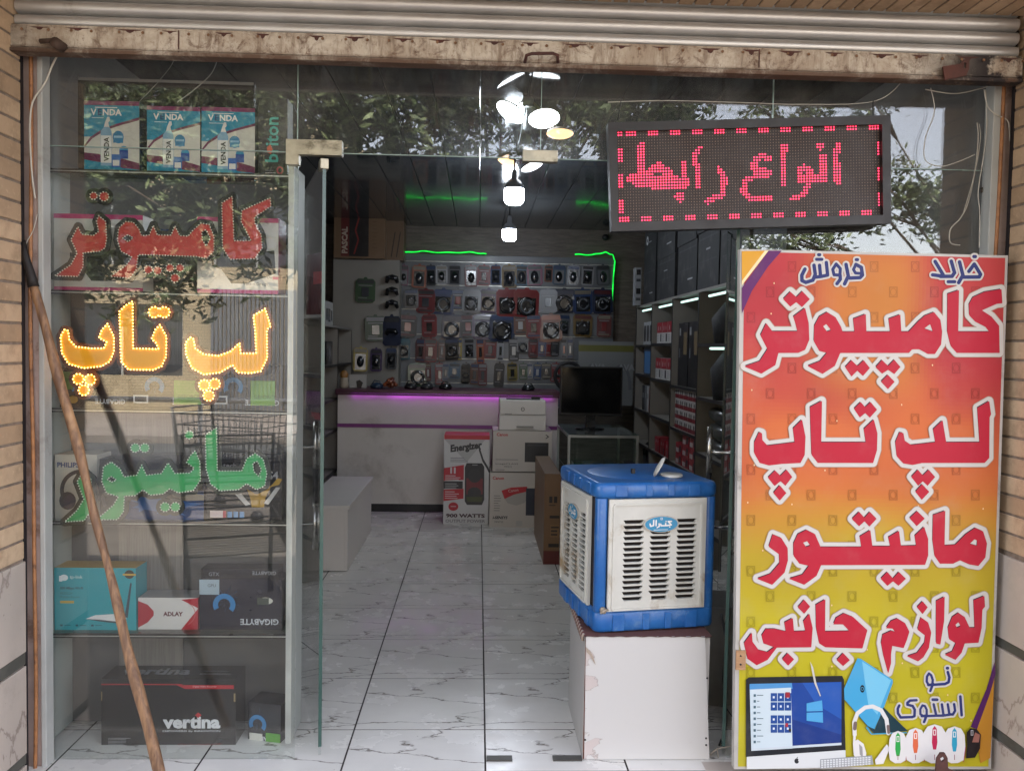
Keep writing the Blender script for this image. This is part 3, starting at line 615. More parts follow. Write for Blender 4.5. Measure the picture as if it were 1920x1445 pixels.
carton('motherboard_box', (387, 850, 529, 974), 3.07, .07, '1a1b1f', gold, 'black box with a golden emblem on the fourth shelf', 'box', z0=SHZ[3], mat=GLOSSP)
def tpl(f):
    f.ell(.12, .16, .05, .05, 'dfe6e6'); f.rect(.06, .13, .1, .22, 'dfe6e6'); f.text(.19, .19, 'tp-link', .07, 'd0dede'); f.text(.07, .36, '300 Mbps Wi-Fi', .055, '1f4f5c', bold=.03); f.text(.07, .43, 'ADSL2+', .04, '1f5f6c'); f.text(.07, .485, 'Modem Router', .035, '1f5f6c'); f.rect(.07, .53, .24, .57, 'b99b3c')
    f.ell(.92, .1, .06, .07, '3a3424'); f.rect(.84, .09, 1, .12, 'c09b3c'); f.poly([(.38, .82), (.5, .76), (.72, .74), (.88, .78), (.88, .83), (.76, .88), (.55, .85)], 'd2d4d4'); f.poly([(.38, .82), (.55, .83), (.76, .86), (.76, .89), (.55, .86)], '3b4a50'); f.poly([(.86, .79), (.93, .24), (.95, .24), (.9, .8)], '2f4450')
    for i in range(3): f.rect(.07+i*.19, .91, .1+i*.19, .94, '16505e'); f.rect(.12+i*.19, .915, .2+i*.19, .93, '16707e')
carton('router_box', (102, 1064, 255, 1183), 3.07, .1, '23949f', tpl, 'turquoise router box with an ochre top on the fifth shelf', 'box', z0=SHZ[4], topc='a9873a', side='1d7c86')
def adlay(f):
    f.poly([(0, .1), (.16, .22), (.26, .42), (.26, .56), (.16, .78), (0, .95)], '9e1f2e'); f.poly([(0, .1), (0, 0), (.3, 0), (1, 0), (1, .0), (1, 1), (0, 1), (0, .98), (.02, .98)], 'c8c4c2') if 0 else None
    f.poly([(.72, .06), (1, .0), (1, .32)], '9e1f2e'); f.poly([(1, .35), (1, 1), (.72, 1)], '9e1f2e'); f.ring(.72, .5, .24, .4, .02, 'b05a5a', -60, 60); f.text(.42, .58, 'ADLAY', .14, '5a1f28', bold=.04); f.text(.66, .58, 'LAY', .14, '26222a', bold=.04) if 0 else None
carton('power_supply_box', (259, 1120, 371, 1183), 3.08, .1, 'c4c1be', adlay, 'low white and red box between the router box and the dark box', 'box', z0=SHZ[4], topc='8c8784', side='9e1f2e')
carton('graphics_card_box', (377, 1066, 522, 1086), 3.10, .08, '191a20', lambda f: (f.text(.1, .8, 'GTX', .4, '8a8c90'), f.text(.97, .25, 'GIGABYTE', .4, '9a9ca0', rot=180)), 'flat dark box lying on the wide dark blue box, fifth shelf', 'box', 'graphics card boxes', z0=W(450, 1086, 3.08).z+.001, mat=GLOSSP)
def gb3(f): giga(f); f.rect(0, 0, .24, .3, '8fa0aa'); f.text(.1, .15, 'GPU', .06, '46505a'); f.ell(.8, .42, .09, .07, 'b9b9ae'); f.rect(.7, .36, .84, .5, '3d443c')
carton('graphics_card_box', (374, 1086, 529, 1183), 3.08, .12, '1b1c28', gb3, 'wide dark blue box with an eye picture on the fifth shelf', 'box', 'graphics card boxes', z0=SHZ[4], mat=GLOSSP, topc='3a3436')
def vert(f):
    f.rect(0, .07, .6, .085, '9e1f28'); f.poly([(.56, .085), (.6, .085), (.985, .085), (.985, .14), (.62, .14)], '9e1f28'); f.text(.68, .125, 'Digital Video Recorder', .032, 'd8a8a8')
    f.text(.455, .70, 'vertina', .175, 'c9cacc', bold=.045, w=.43); f.poly([(.72, .47), (.745, .51), (.72, .55), (.695, .51)], 'a82a30'); f.text(.455, .755, 'EMPOWERD By INNOVITION', .034, 'b9babc', w=.43, bold=.01)
    f.text(.57, .94, 'H.264 / Linux Embedded DVR', .03, '8c2a2e', w=.32); f.rect(.57, .955, .84, .985, '3a4460')
    for i in range(7): f.rect(.58+i*.037, .958, .607+i*.037, .982, '8f9ac0')
    for i in range(8): f.rect(.05, .83+i*.021, .05+U(.1, .19), .838+i*.021, '8a8a8c')
    f.rect(-.0, .18, .008, .3, '8c7a5a'); f.rect(.985, .2, .998, .32, '8c7a5a')
def vtop(f): f.text(.1, .7, 'vertina', .5, '77787a', bold=.04); f.lines(.7, .4, .24, 2, .2, '5a5a5c', .08)
carton('recorder_box', (190, 1272, 442, 1412), 3.06, .22, '101416', vert, 'large black video recorder box with white and red lettering at the cabinet bottom', 'box', z0=ZB, top=vtop, mat=GLOSSP)
carton('graphics_card_box', (462, 1318, 529, 1410), 3.09, .12, '14161c', lambda f: (giga(f), f.rect(.05, .72, .45, .9, 'b9b9b0'), f.rect(.55, .68, 1, .98, '4f8f2c')), 'small black box with a green label beside the large recorder box', 'box', 'graphics card boxes', z0=ZB, yaw=-14, mat=GLOSSP)

# ================================================================== LIGHT SIGNS behind the left window
def light_sign(word, polys, holes, strokes, org, sc, colr, led_on, label, back, ledcol, sp=13.5):
    t = empty('light_sign', (0, 2.985, 0), label, 'sign', 'illuminated word signs in the left window')
    fl_ = field(polys, holes, strokes, 2.5, 60)
    tf = lambda lv, tol=.5: [[(org[0]+x/sc, org[1]+y/sc) for x, y in l] for l in contour(fl_, lv, tol)]
    Y0 = 2.985
    def rel(f): return lambda x, y, d: (lambda p: Vector((p.x, p.y-2.985, p.z)))(f(x, y, d))
    m = MB(back); m.prism(tf(25), rel(fpx(2.993)), .006); o = m.build('backing_board', paint(back, .45, var=.15), t); o.location = (0, 0, 0)
    m = MB(colr); m.prism(tf(-2), rel(fpx(2.985)), .004); o = m.build('letter_face', paint(colr, .45, var=.08, dirt=None) if not led_on else LETY, t); o.location = (0, 0, 0)
    m = MB()
    for l in contour(fl_, -1, .4):
        for x, y in along(l, sp):
            p = W(org[0]+x/sc, org[1]+y/sc, 2.982); r = .0027 if led_on else .0026; n = 7
            m.mesh([(p.x+r*math.cos(6.283*k/n), p.y-2.985, p.z+r*math.sin(6.283*k/n)) for k in range(n)]+[(p.x+r*.7*math.cos(6.283*k/n), p.y-2.985-.003, p.z+r*.7*math.sin(6.283*k/n)) for k in range(n)], [tuple(range(n, 2*n))]+[(k, (k+1) % n, n+(k+1) % n, n+k) for k in range(n)], None, 0)
    o = m.build('led', emit(ledcol, 1.8, 'led_amber') if led_on else paint(ledcol, .25, var=.02), t, kind='stuff'); o.location = (0, 0, 0)
    m = MB()
    for l in tf(12, 2):
        pass
    return t
LETY = None
_m, _t, _b = newmat('amber_letter'); _b.inputs['Base Color'].default_value = (*lin('c8900e'), 1); _b.inputs['Roughness'].default_value = .4; _b.inputs['Emission Color'].default_value = (*lin('e0900c'), 1); _b.inputs['Emission Strength'].default_value = .05; LETY = _m
def dot(x, y, r): return ([(x-1, y), (x+1, y)], 2*r)
RED = [[(1330, 130), (1395, 88), (1405, 355), (1505, 355), (1470, 290), (1445, 240), (1450, 175), (1622, 98), (1628, 150), (1530, 215), (1530, 250), (1568, 320), (1575, 400), (1530, 465), (1380, 470), (1335, 400)],
       [(1150, 300), (1205, 250), (1255, 258), (1285, 330), (1285, 420), (1240, 465), (1180, 452), (1060, 448), (900, 442), (830, 442), (820, 530), (780, 582), (658, 572), (755, 505), (790, 455), (725, 420), (703, 350), (712, 280), (755, 240), (800, 245), (835, 285), (850, 325), (895, 322), (920, 262), (945, 322), (1025, 322), (1050, 265), (1078, 325), (1130, 328)],
       [(592, 205), (635, 240), (642, 340), (632, 400), (600, 422), (500, 430), (500, 510), (470, 572), (325, 568), (425, 500), (462, 430), (425, 350), (468, 270), (490, 315), (560, 325), (592, 300), (578, 240)]]
RH = [[(1212, 305), (1235, 292), (1262, 340), (1238, 388), (1215, 350)], [(738, 340), (768, 322), (798, 340), (768, 362)]]
RS = [dot(562, 88, 22), dot(625, 92, 28), dot(890, 530, 25), dot(945, 535, 25), dot(1020, 520, 24), dot(1080, 520, 24), dot(1050, 580, 26)]
light_sign('computer', RED, RH, RS, (0, 340), 3.2, 'a32622', False, 'unlit red word sign studded with white lamps, topmost of the three in the window', '0a0d0a', 'd8d2c2', 17)
YEL = [[(362, 930), (385, 888), (410, 895), (418, 950), (455, 990), (540, 1000), (622, 1000), (640, 965), (592, 938), (610, 890), (645, 852), (685, 930), (685, 1020), (660, 1080), (610, 1110), (500, 1122), (410, 1095), (370, 1030)],
       [(715, 780), (750, 745), (797, 718), (800, 1000), (950, 1005), (935, 970), (908, 945), (930, 890), (960, 858), (1000, 930), (998, 1050), (970, 1110), (920, 1132), (770, 1130), (725, 1080)],
       [(1112, 970), (1140, 933), (1162, 945), (1172, 1000), (1220, 1035), (1310, 1045), (1380, 1020), (1438, 968), (1445, 1030), (1535, 1030), (1530, 900), (1518, 805), (1592, 762), (1625, 870), (1602, 890), (1605, 1060), (1565, 1140), (1500, 1152), (1425, 1148), (1395, 1103), (1320, 1148), (1220, 1160), (1150, 1120), (1115, 1040)]]
YS = [dot(925, 785, 33), dot(985, 785, 33), dot(470, 1185, 32), dot(540, 1190, 32), dot(503, 1252, 32), dot(1225, 1222, 32), dot(1288, 1215, 32), dot(1252, 1285, 32)]
light_sign('laptop', YEL, [], YS, (0, 340), 3.2, 'c08e18', True, 'glowing amber word sign outlined in lit lamps, middle of the three in the window', '3a1c08', 'ffc060', 19)  # brown backing colour paints in the lamps' orange glow around the letters
GRN = [[(1232, 240), (1265, 215), (1302, 195), (1305, 455), (1450, 455), (1480, 380), (1530, 348), (1580, 385), (1602, 470), (1590, 545), (1540, 570), (1480, 533), (1430, 570), (1320, 577), (1262, 535), (1235, 440)],
       [(1118, 405), (1140, 365), (1172, 333), (1200, 400), (1205, 510), (1160, 575), (1070, 588), (1020, 563), (980, 595), (900, 602), (858, 570), (810, 605), (748, 607), (742, 700), (705, 748), (575, 750), (680, 660), (710, 610), (640, 590), (610, 520), (620, 430), (668, 400), (720, 440), (745, 490), (820, 480), (850, 418), (880, 480), (968, 470), (1008, 405), (1050, 470), (1140, 467), (1165, 440)],
       [(462, 520), (500, 455), (545, 500), (555, 600), (545, 700), (505, 755), (385, 762), (462, 692), (502, 625)]]
GH = [[(1518, 410), (1545, 400), (1568, 450), (1550, 485), (1525, 460)], [(645, 505), (670, 490), (697, 510), (670, 522)]]
GS = [dot(812, 318, 27), dot(868, 318, 27), dot(1135, 240, 26), dot(990, 672, 28), dot(1052, 672, 28)]
light_sign('monitor', GRN, GH, GS, (0, 740), 3.2, '2a9150', False, 'unlit green word sign studded with white lamps, lowest of the three in the window', '0f1a12', 'd0dacb', 17)

# ================================================================== LED PANEL
PY = 2.87
led = empty('led_display', (0, PY, 0), 'black framed moving message display with red lit lettering above the board', 'display')
def lrel(Y, dy=0): return lambda x, y, d: (lambda p: Vector((p.x, p.y-PY+d, p.z)))(W(x, y, Y))
m = MB(); Oc = [(1140, 230), (1670, 216), (1671, 419), (1147, 434)]; Ic = [(1157, 246), (1654, 233), (1656, 403), (1160, 417)]
m.prism([Oc, Ic], lrel(PY-.022), .02); m.prism([Oc], lrel(PY-.002), .045); o = m.build('frame', paint('151213', .5, var=.25, sc=20), led, bevel=.0015); o.location = (0, 0, 0)
m = MB(); m.prism([Ic], lrel(PY-.0045), .002); o = m.build('screen', paint('241815', .6, var=.1), led); o.location = (0, 0, 0)
LS = [([(1106, 640), (1092, 680), (1098, 735), (1103, 800)], 30), dot(1026, 645, 16), ([(1040, 690), (1042, 780)], 34), ([(1040, 785), (950, 785)], 30), ([(935, 745), (955, 735), (985, 760), (988, 790), (940, 790), (935, 760)], 30), ([(975, 800), (955, 855), (905, 872)], 24), ([(868, 642), (862, 700), (866, 805)], 28),
      ([(800, 700), (772, 682), (738, 700), (736, 740), (805, 760)], 26), ([(795, 772), (745, 772), (695, 795), (688, 840), (720, 872), (808, 872)], 24), ([(582, 745), (605, 785), (597, 855), (530, 884)], 26), ([(497, 650), (486, 662)], 22), ([(482, 672), (472, 700), (486, 735), (489, 820)], 28), ([(425, 720), (430, 820)], 30), ([(435, 798), (195, 785)], 40), ([(220, 810), (400, 818)], 30), ([(265, 770), (315, 728), (360, 760)], 34), ([(240, 645), (235, 690), (240, 770)], 36), dot(410, 866, 22)]
NC, NR = 96, 32
m_on, m_off = MB(), MB()
for i in range(NC):
    for j in range(NR):
        u, v = (i+.5)/NC, (j+.5)/NR
        x = (1-u)*((1-v)*Ic[0][0]+v*Ic[3][0])+u*((1-v)*Ic[1][0]+v*Ic[2][0]); y = (1-u)*((1-v)*Ic[0][1]+v*Ic[3][1])+u*((1-v)*Ic[1][1]+v*Ic[2][1])
        zx, zy = (x-1100)*2.3415, y*2.3415
        on = any(float(sdf_stroke(p, wd+1.5, np.array([zx]), np.array([zy]))[0]) < 0 for p, wd in LS)
        if (j < 2 or j > 29) and (i+(5 if j < 2 else 0)) % 8 < 4: on = True
        if (i < 2 or i > 93) and (j+3) % 9 < 5: on = True
        p = W(x, y, PY-.0052); r = .0028 if on else .0018; n = 6 if on else 4; tgt = m_on if on else m_off
        tgt.mesh([(p.x+r*math.cos(6.283*(k+.5)/n), p.y-PY, p.z+r*math.sin(6.283*(k+.5)/n)) for k in range(n)]+[(p.x, p.y-PY-.0014, p.z)], [(k, (k+1) % n, n) for k in range(n)])
m_on.build('lit_led', emit('ff3050', 1.1, 'led_red'), led, kind='stuff').location = (0, 0, 0); m_off.build('dark_led', paint('94806f', .5), led, kind='stuff').location = (0, 0, 0)
m = MB()
for px in (1158, 1637):
    a = W(px, 226 if px < 1400 else 217, PY); b = W(px+(6 if px < 1400 else 0), 190, PY); m.tube([a, b+Vector((0, 0, -.01)), b, b+Vector((.006, .0, .004))], .0018, 6)
m.build('hanging_hook', BLACKP, led).location = (0, -PY, 0)

# ================================================================== BILLBOARD
BY = 2.79
bd = empty('sign_board', (0, BY, 0), 'tall red, orange and yellow painted advertising board leaning against the right window', 'sign board')
BC = [(1388, 467), (1890, 479), (1858, 1441), (1376, 1441)]
def brel(step=0.): return lambda x, y, d: (lambda p: Vector((p.x, p.y-BY+d, p.z)))(W(x, y, BY-step))
m = MB(); m.prism([BC], brel(0), .028); m.build('board_frame', paint('aaa6a0', .5, var=.08, dirt='6b625a', dirtamt=.25), bd, bevel=.002).location = (0, 0, 0)
# painted print: smooth colour field
NXb, NYb = 70, 130
rng = np.random.RandomState(3); Sm = rng.rand(12, 7)
def bl(u, v, A=Sm):
    x, y = u*(A.shape[1]-1.01), v*(A.shape[0]-1.01); i, j = int(y), int(x); a, b = y-i, x-j; a = a*a*(3-2*a); b = b*b*(3-2*b)
    return (A[i, j]*(1-b)+A[i, j+1]*b)*(1-a)+(A[i+1, j]*(1-b)+A[i+1, j+1]*b)*a
def mixc(a, b, t): t = max(0, min(1, t)); return tuple(x*(1-t)+y*t for x, y in zip(a, b))
cr, co, cyl, cy2, cam_ = lin('a83238'), lin('b85f34'), lin('a88f26'), lin('aba01f'), lin('bc8434')
def bgc(u, v):
    n = bl(u, v); base = mixc(cr, co, (v-.18+.22*(n-.5))/.22)
    base = mixc(base, mixc(co, cam_, .5), (v-.42)/.06*.6); base = mixc(base, cyl, (v-.46+.06*(n-.5))/.12); base = mixc(base, cy2, (v-.6)/.15)
    if v < .34:
        k = math.exp(-((u-.47)/.22)**4)*math.exp(-((v-.12)/.16)**4); base = mixc(base, mixc(co, cam_, u*1.0), k)
    if u > .83 and v < .12: base = mixc(cr, co, .1)
    return tuple(x*(.9+.18*n) for x in base)
mv = []; mf = []; mc = []
x0, x1 = 8/502, 1-5/502
def buv(u, v):
    a = (BC[0][0]+(BC[1][0]-BC[0][0])*u, BC[0][1]+(BC[1][1]-BC[0][1])*u); b = (BC[3][0]+(BC[2][0]-BC[3][0])*u, BC[3][1]+(BC[2][1]-BC[3][1])*u)
    return (a[0]+(b[0]-a[0])*v, a[1]+(b[1]-a[1])*v)
m = MB(); fr = brel(.0008)
for j in range(NYb):
    for i in range(NXb):
        us = [(x0+(x1-x0)*(i+a)/NXb, .005+.99*(j+b)/NYb) for a, b in ((0, 1), (1, 1), (1, 0), (0, 0))]
        um, vm = sum(q[0] for q in us)/4, sum(q[1] for q in us)/4
        m.face([fr(*buv(*q), 0) for q in us], bgc(um, vm))
m.build('printed_banner', BANNER, bd).location = (0, 0, 0)
class PxPrint:
    def __init__(s, org, sc, Y, y0): s.o = org; s.sc = sc; s.Y = Y; s.k = 0; s.mb = MB(); s.y0 = y0
    def fr(s):
        s.k += 1; st = .0010+.000004*s.k
        return lambda x, y, d: (lambda p: Vector((p.x, p.y-s.y0+d, p.z)))(W(s.o[0]+x/s.sc, s.o[1]+y/s.sc, s.Y-st))
    def loops(s, L, col):
        if L: s.mb.prism(L, s.fr(), 0, col)
    def poly(s, p, col): s.loops([p], col)
    def ell(s, x, y, rx, ry, col, n=20): s.poly([(x+rx*math.cos(6.2832*i/n), y+ry*math.sin(6.2832*i/n)) for i in range(n)], col)
    def rect(s, a, b, c, d, col): s.poly([(a, b), (c, b), (c, d), (a, d)], col)
Z2, Z3, Z4 = (1370, 450), (1370, 760), (1370, 1090); SC = 1920/550
# faint motif frames
pp = PxPrint((0, 0), 1, BY, BY)
for r_ in range(18):
    for c_ in range(7):
        y = 500+r_*47.5; x = 1408+c_*77+(36 if r_ % 2 else 0)
        if x > 1865-(y-480)*.03: continue
        u, v = (x-1385)/500, (y-470)/970; col = tuple(q*.74 for q in bgc(min(.98, max(.02, u)), v)); s_ = 8
        for rr in ([(-s_, -10), (s_, -10), (s_, -8), (-s_, -8)], [(-s_, 8), (s_, 8), (s_, 10), (-s_, 10)], [(-s_, -8), (-s_+2, -8), (-s_+2, 8), (-s_, 8)], [(s_-2, -8), (s_, -8), (s_, 8), (s_-2, 8)]):
            pp.poly([(x+a, y+b) for a, b in rr], col)
        n = 12; o_ = [(x+6*math.cos(6.283*i/n), y+7.5*math.sin(6.283*i/n)) for i in range(n)]; q_ = [(x+4.8*math.cos(6.283*i/n), y+6.3*math.sin(6.283*i/n)) for i in range(n)]
        pp.loops([o_, q_], col)
for _ in range(40):
    x, y = U(1400, 1860), U(500, 1400); pp.ell(x, y, 1.3, 1.8, 'd9b890', 8)
# corner sweeps
pp.poly([(1391, 471), (1440, 470), (1391, 530)], 'c9922c'); pp.poly([(1434, 470), (1441, 470), (1391, 535), (1391, 527)], 'e0cfa0'); pp.poly([(1441, 470), (1466, 470), (1440, 500), (1410, 545), (1391, 588), (1391, 540)], '57215a')
pp.poly([(1856, 1270), (1866, 1240), (1857, 1420), (1838, 1430), (1830, 1370)], 'b07a28'); pp.poly([(1865, 1240), (1850, 1290), (1820, 1362), (1832, 1366), (1856, 1300), (1867, 1262)], '4a1d52')
pp.mb.build('background_print', BANNER, bd, kind='stuff').location = (0, 0, 0)
def dia(*p): return list(p)
W1 = ([[(1420, 352), (1492, 328), (1487, 600), (1695, 600), (1668, 565), (1600, 530), (1562, 490), (1560, 420), (1585, 375), (1660, 340), (1770, 322), (1776, 410), (1740, 414), (1640, 458), (1705, 500), (1755, 560), (1758, 735), (1480, 735), (1440, 690), (1418, 600)],
       [(1230, 530), (1270, 495), (1330, 472), (1370, 520), (1382, 600), (1375, 680), (1335, 742), (1290, 742), (1232, 710), (1185, 712), (1165, 735), (715, 735), (680, 820), (600, 872), (505, 822), (585, 792), (632, 735), (580, 722), (545, 660), (548, 560), (580, 500), (630, 472), (685, 505), (722, 570), (730, 600), (812, 600), (802, 515), (882, 485), (886, 600), (1045, 600), (1034, 515), (1108, 488), (1114, 600), (1165, 600)],
       [(410, 500), (485, 445), (508, 540), (512, 650), (485, 715), (440, 735), (310, 735), (290, 815), (200, 870), (93, 825), (190, 792), (242, 712), (195, 622), (232, 545), (272, 597), (438, 597), (425, 545)],
       dia((345, 385), (390, 338), (430, 375), (468, 335), (515, 385), (465, 435), (428, 402), (390, 432)), dia((750, 830), (790, 787), (830, 825), (870, 787), (908, 835), (865, 885), (828, 850), (790, 888)),
       dia((950, 830), (990, 785), (1030, 825), (1070, 783), (1108, 828), (1070, 872), (1030, 845), (990, 870)), dia((985, 925), (1028, 882), (1070, 925), (1028, 970))],
      [[(1262, 578), (1305, 545), (1325, 600)], [(602, 562), (625, 545), (660, 590), (630, 600)]], Z2)
W2 = ([[(1615, 15), (1690, -28), (1702, 55), (1692, 75), (1690, 340), (1660, 372), (1250, 372), (1190, 385), (1130, 375), (1088, 330), (1078, 240), (1105, 175), (1128, 180), (1138, 230), (1180, 258), (1340, 240), (1325, 155), (1385, 98), (1408, 240), (1630, 240)],
       [(520, 10), (595, -30), (590, 240), (885, 240), (872, 152), (935, 92), (958, 180), (955, 290), (930, 372), (570, 372), (530, 320)],
       [(408, 150), (465, 93), (487, 200), (482, 320), (455, 372), (330, 378), (250, 388), (190, 372), (155, 310), (155, 240), (185, 175), (202, 180), (205, 225), (240, 262), (420, 240)],
       dia((808, 20), (850, -22), (880, 12), (915, -22), (955, 25), (910, 75), (880, 45), (845, 74)), dia((245, 470), (290, 425), (325, 460), (365, 420), (400, 465), (357, 520), (325, 490), (287, 522)), dia((280, 570), (320, 522), (362, 570), (320, 617)),
       dia((1183, 465), (1225, 420), (1257, 458), (1295, 420), (1335, 465), (1288, 520), (1257, 490), (1227, 520)), dia((1210, 562), (1252, 515), (1297, 562), (1250, 612))], [], Z3)
W3 = ([[(1325, 715), (1402, 688), (1397, 915), (1470, 910), (1540, 840), (1600, 800), (1650, 822), (1675, 900), (1665, 990), (1620, 1045), (1560, 1035), (1500, 1008), (1455, 1030), (1370, 1030), (1335, 980), (1322, 880)],
       [(1205, 850), (1265, 793), (1290, 870), (1290, 980), (1270, 1038), (590, 1040), (560, 1110), (480, 1168), (385, 1130), (470, 1105), (515, 1045), (450, 1030), (412, 980), (412, 900), (440, 840), (495, 813), (550, 840), (587, 925), (857, 925), (845, 855), (912, 815), (925, 920), (1045, 920), (1032, 860), (1100, 820), (1112, 918), (1215, 915)],
       [(275, 843), (330, 865), (370, 930), (372, 1010), (350, 1090), (270, 1168), (175, 1130), (260, 1100), (320, 1030), (318, 970), (250, 920)],
       dia((795, 740), (840, 695), (875, 735), (910, 695), (952, 738), (907, 787), (875, 752), (840, 785)), dia((1172, 735), (1220, 690), (1267, 737), (1217, 784)), dia((983, 1130), (1025, 1088), (1062, 1132), (1100, 1088), (1144, 1130), (1098, 1174), (1062, 1145), (1025, 1174))],
      [[(1560, 903), (1595, 870), (1615, 880), (1612, 918)], [(470, 893), (500, 883), (523, 915), (492, 925)]], Z3)
W4 = ([[(1590, 120), (1658, 93), (1662, 160), (1645, 180), (1640, 300), (1620, 395), (1530, 400), (1510, 460), (1470, 507), (1403, 475), (1450, 455), (1475, 400), (1430, 372), (1422, 300), (1450, 230), (1490, 203), (1530, 230), (1562, 300), (1598, 300)],
       [(1345, 125), (1398, 98), (1395, 250), (1370, 407), (1345, 400)], [(1245, 233), (1290, 265), (1310, 330), (1295, 430), (1260, 490), (1225, 517), (1156, 485), (1220, 465), (1268, 400), (1275, 350), (1223, 310)], dia((1220, 165), (1255, 128), (1287, 165), (1255, 207)),
       [(1018, 300), (1050, 255), (1090, 240), (1140, 270), (1167, 325), (1150, 380), (1130, 430), (1055, 415), (1047, 470), (1047, 530), (1030, 592), (1000, 480), (985, 400), (995, 345), (1050, 320), (1080, 330), (1060, 303)],
       [(557, 150), (617, 116), (615, 325), (780, 322), (735, 275), (673, 275), (690, 235), (740, 206), (800, 230), (892, 315), (860, 432), (620, 425), (580, 400), (560, 300)],
       [(475, 258), (513, 210), (534, 300), (525, 425), (300, 427), (240, 507), (170, 542), (110, 500), (88, 400), (137, 333), (140, 390), (180, 445), (240, 460), (288, 425), (215, 400), (203, 350), (230, 308), (290, 308), (362, 325), (352, 265), (404, 238), (412, 325), (490, 322)],
       dia((440, 165), (480, 118), (517, 160), (480, 205)), dia((695, 510), (735, 466), (777, 510), (735, 547)), dia((338, 505), (372, 466), (412, 505), (375, 544))],
      [[(1468, 278), (1490, 260), (1507, 290), (1480, 302)]], Z4)
def circ(x, y, r, n=12): return [(x+r*math.cos(6.2832*i/n), y+r*math.sin(6.2832*i/n)) for i in range(n+1)]
SB = 26
Za, Zb = ((1480, 465), 3.2436), ((1660, 1240), 7.3235)
B1 = ([([(1092, 142), (1125, 98), (1163, 160), (1155, 176), (1052, 177)], 22), ([(1035, 85), (1056, 165), (1030, 210)], 22), ([(985, 80), (1005, 150), (990, 172), (920, 173)], 22), ([(966, 205), (1006, 205)], 20), ([(887, 82), (935, 162), (922, 170), (872, 163)], 22), ([(1123, 52), (1131, 52)], 22)], *Za)
B2 = ([([(405, 100), (438, 118), (445, 165), (430, 180), (368, 183)], 22), ([(405, 100), (390, 130), (402, 152), (445, 156)], 18), ([(407, 71), (415, 71)], 20), ([(345, 100), (359, 170), (336, 218)], 22), ([(285, 97), (264, 130), (272, 163), (308, 165), (310, 125), (285, 97)], 19), ([(309, 165), (310, 190), (290, 217)], 21), ([(95, 128), (76, 165), (77, 198), (100, 209), (143, 196), (158, 160), (150, 105)], 22), ([(152, 178), (190, 174), (184, 105)], 21), ([(190, 174), (233, 165), (225, 88)], 21), ([(166, 69), (198, 69)], 20), ([(178, 41), (185, 41)], 20)], *Za)
B3 = ([([(850, 86), (857, 86)], 42), ([(858, 140), (880, 215), (868, 280), (820, 304), (590, 318)], 37), ([(600, 158), (573, 200), (568, 270), (592, 315), (645, 310), (652, 250), (630, 185), (600, 158)], 34), ([(655, 300), (618, 398)], 36)], *Zb)
B4 = ([([(1030, 475), (1048, 732)], 37), ([(945, 580), (958, 670), (928, 722), (880, 720), (858, 582)], 35), ([(885, 724), (800, 735), (777, 582)], 35), ([(800, 737), (700, 738), (664, 582)], 35), ([(700, 739), (500, 745)], 34), ([(510, 597), (480, 650), (482, 718), (520, 743), (568, 733), (568, 655), (542, 605), (510, 597)], 32), ([(565, 740), (532, 825)], 36), ([(652, 519), (712, 519)], 40), ([(428, 526), (340, 531), (304, 560), (304, 588), (375, 605), (404, 655), (400, 745), (370, 757), (210, 762), (174, 705), (170, 645), (192, 598)], 36)], *Zb)
lw = []
for polys, holes, org in (W1, W2, W3, W4):
    f_ = field(polys, holes, (), 3, 60); lw.append((f_, org))
wp = {}
def layer(nm, col, lev, dx=0, dy=0, step=0):
    for i, (f_, org) in enumerate(lw):
        mb = MB(); L = [[(x+dx, y+dy) for x, y in l] for l in contour((f_[0], f_[1], f_[2].copy()), lev, .5)]
        mb.prism(L, (lambda o, s: lambda x, y, d: (lambda p: Vector((p.x, p.y-BY+d, p.z)))(W(o[0]+x/SC, o[1]+y/SC, BY-s)))(org, step+i*.00004), 0, col)
        mb.build(nm, BANNER, bd).location = (0, 0, 0)
# flat layers of the print, word by word: pale outline, dark drop edge, red face
layer('outline_edge', '9c8a7a', 33, 0, 0, .0034); layer('white_outline', 'bdb8b2', 29, 0, 0, .0038); layer('dark_edge', '2b2130', -1, -5, -6, .0042); layer('red_word', 'a81e32', 2, 1, 2, .0046)
for i, (st, org, sc_b) in enumerate((B1, B2, B3, B4)):
    f_ = field(strokes=st, step=sc_b*.5, pad=12*sc_b)
    for nm, lev, col, sp_ in (('white_outline', 3.3*sc_b, 'bdb8b2', .0040), ('blue_word', 0, '272f63', .0048)):
        mbx = MB(); mbx.prism(contour((f_[0], f_[1], f_[2].copy()), lev, .12*sc_b), (lambda o, s, k: lambda x, y, d: (lambda p: Vector((p.x, p.y-BY+d, p.z)))(W(o[0]+x/k, o[1]+y/k, BY-s)))(org, sp_+i*.00003, sc_b), 0, col)
        mbx.build(nm, BANNER, bd).location = (0, 0, 0)
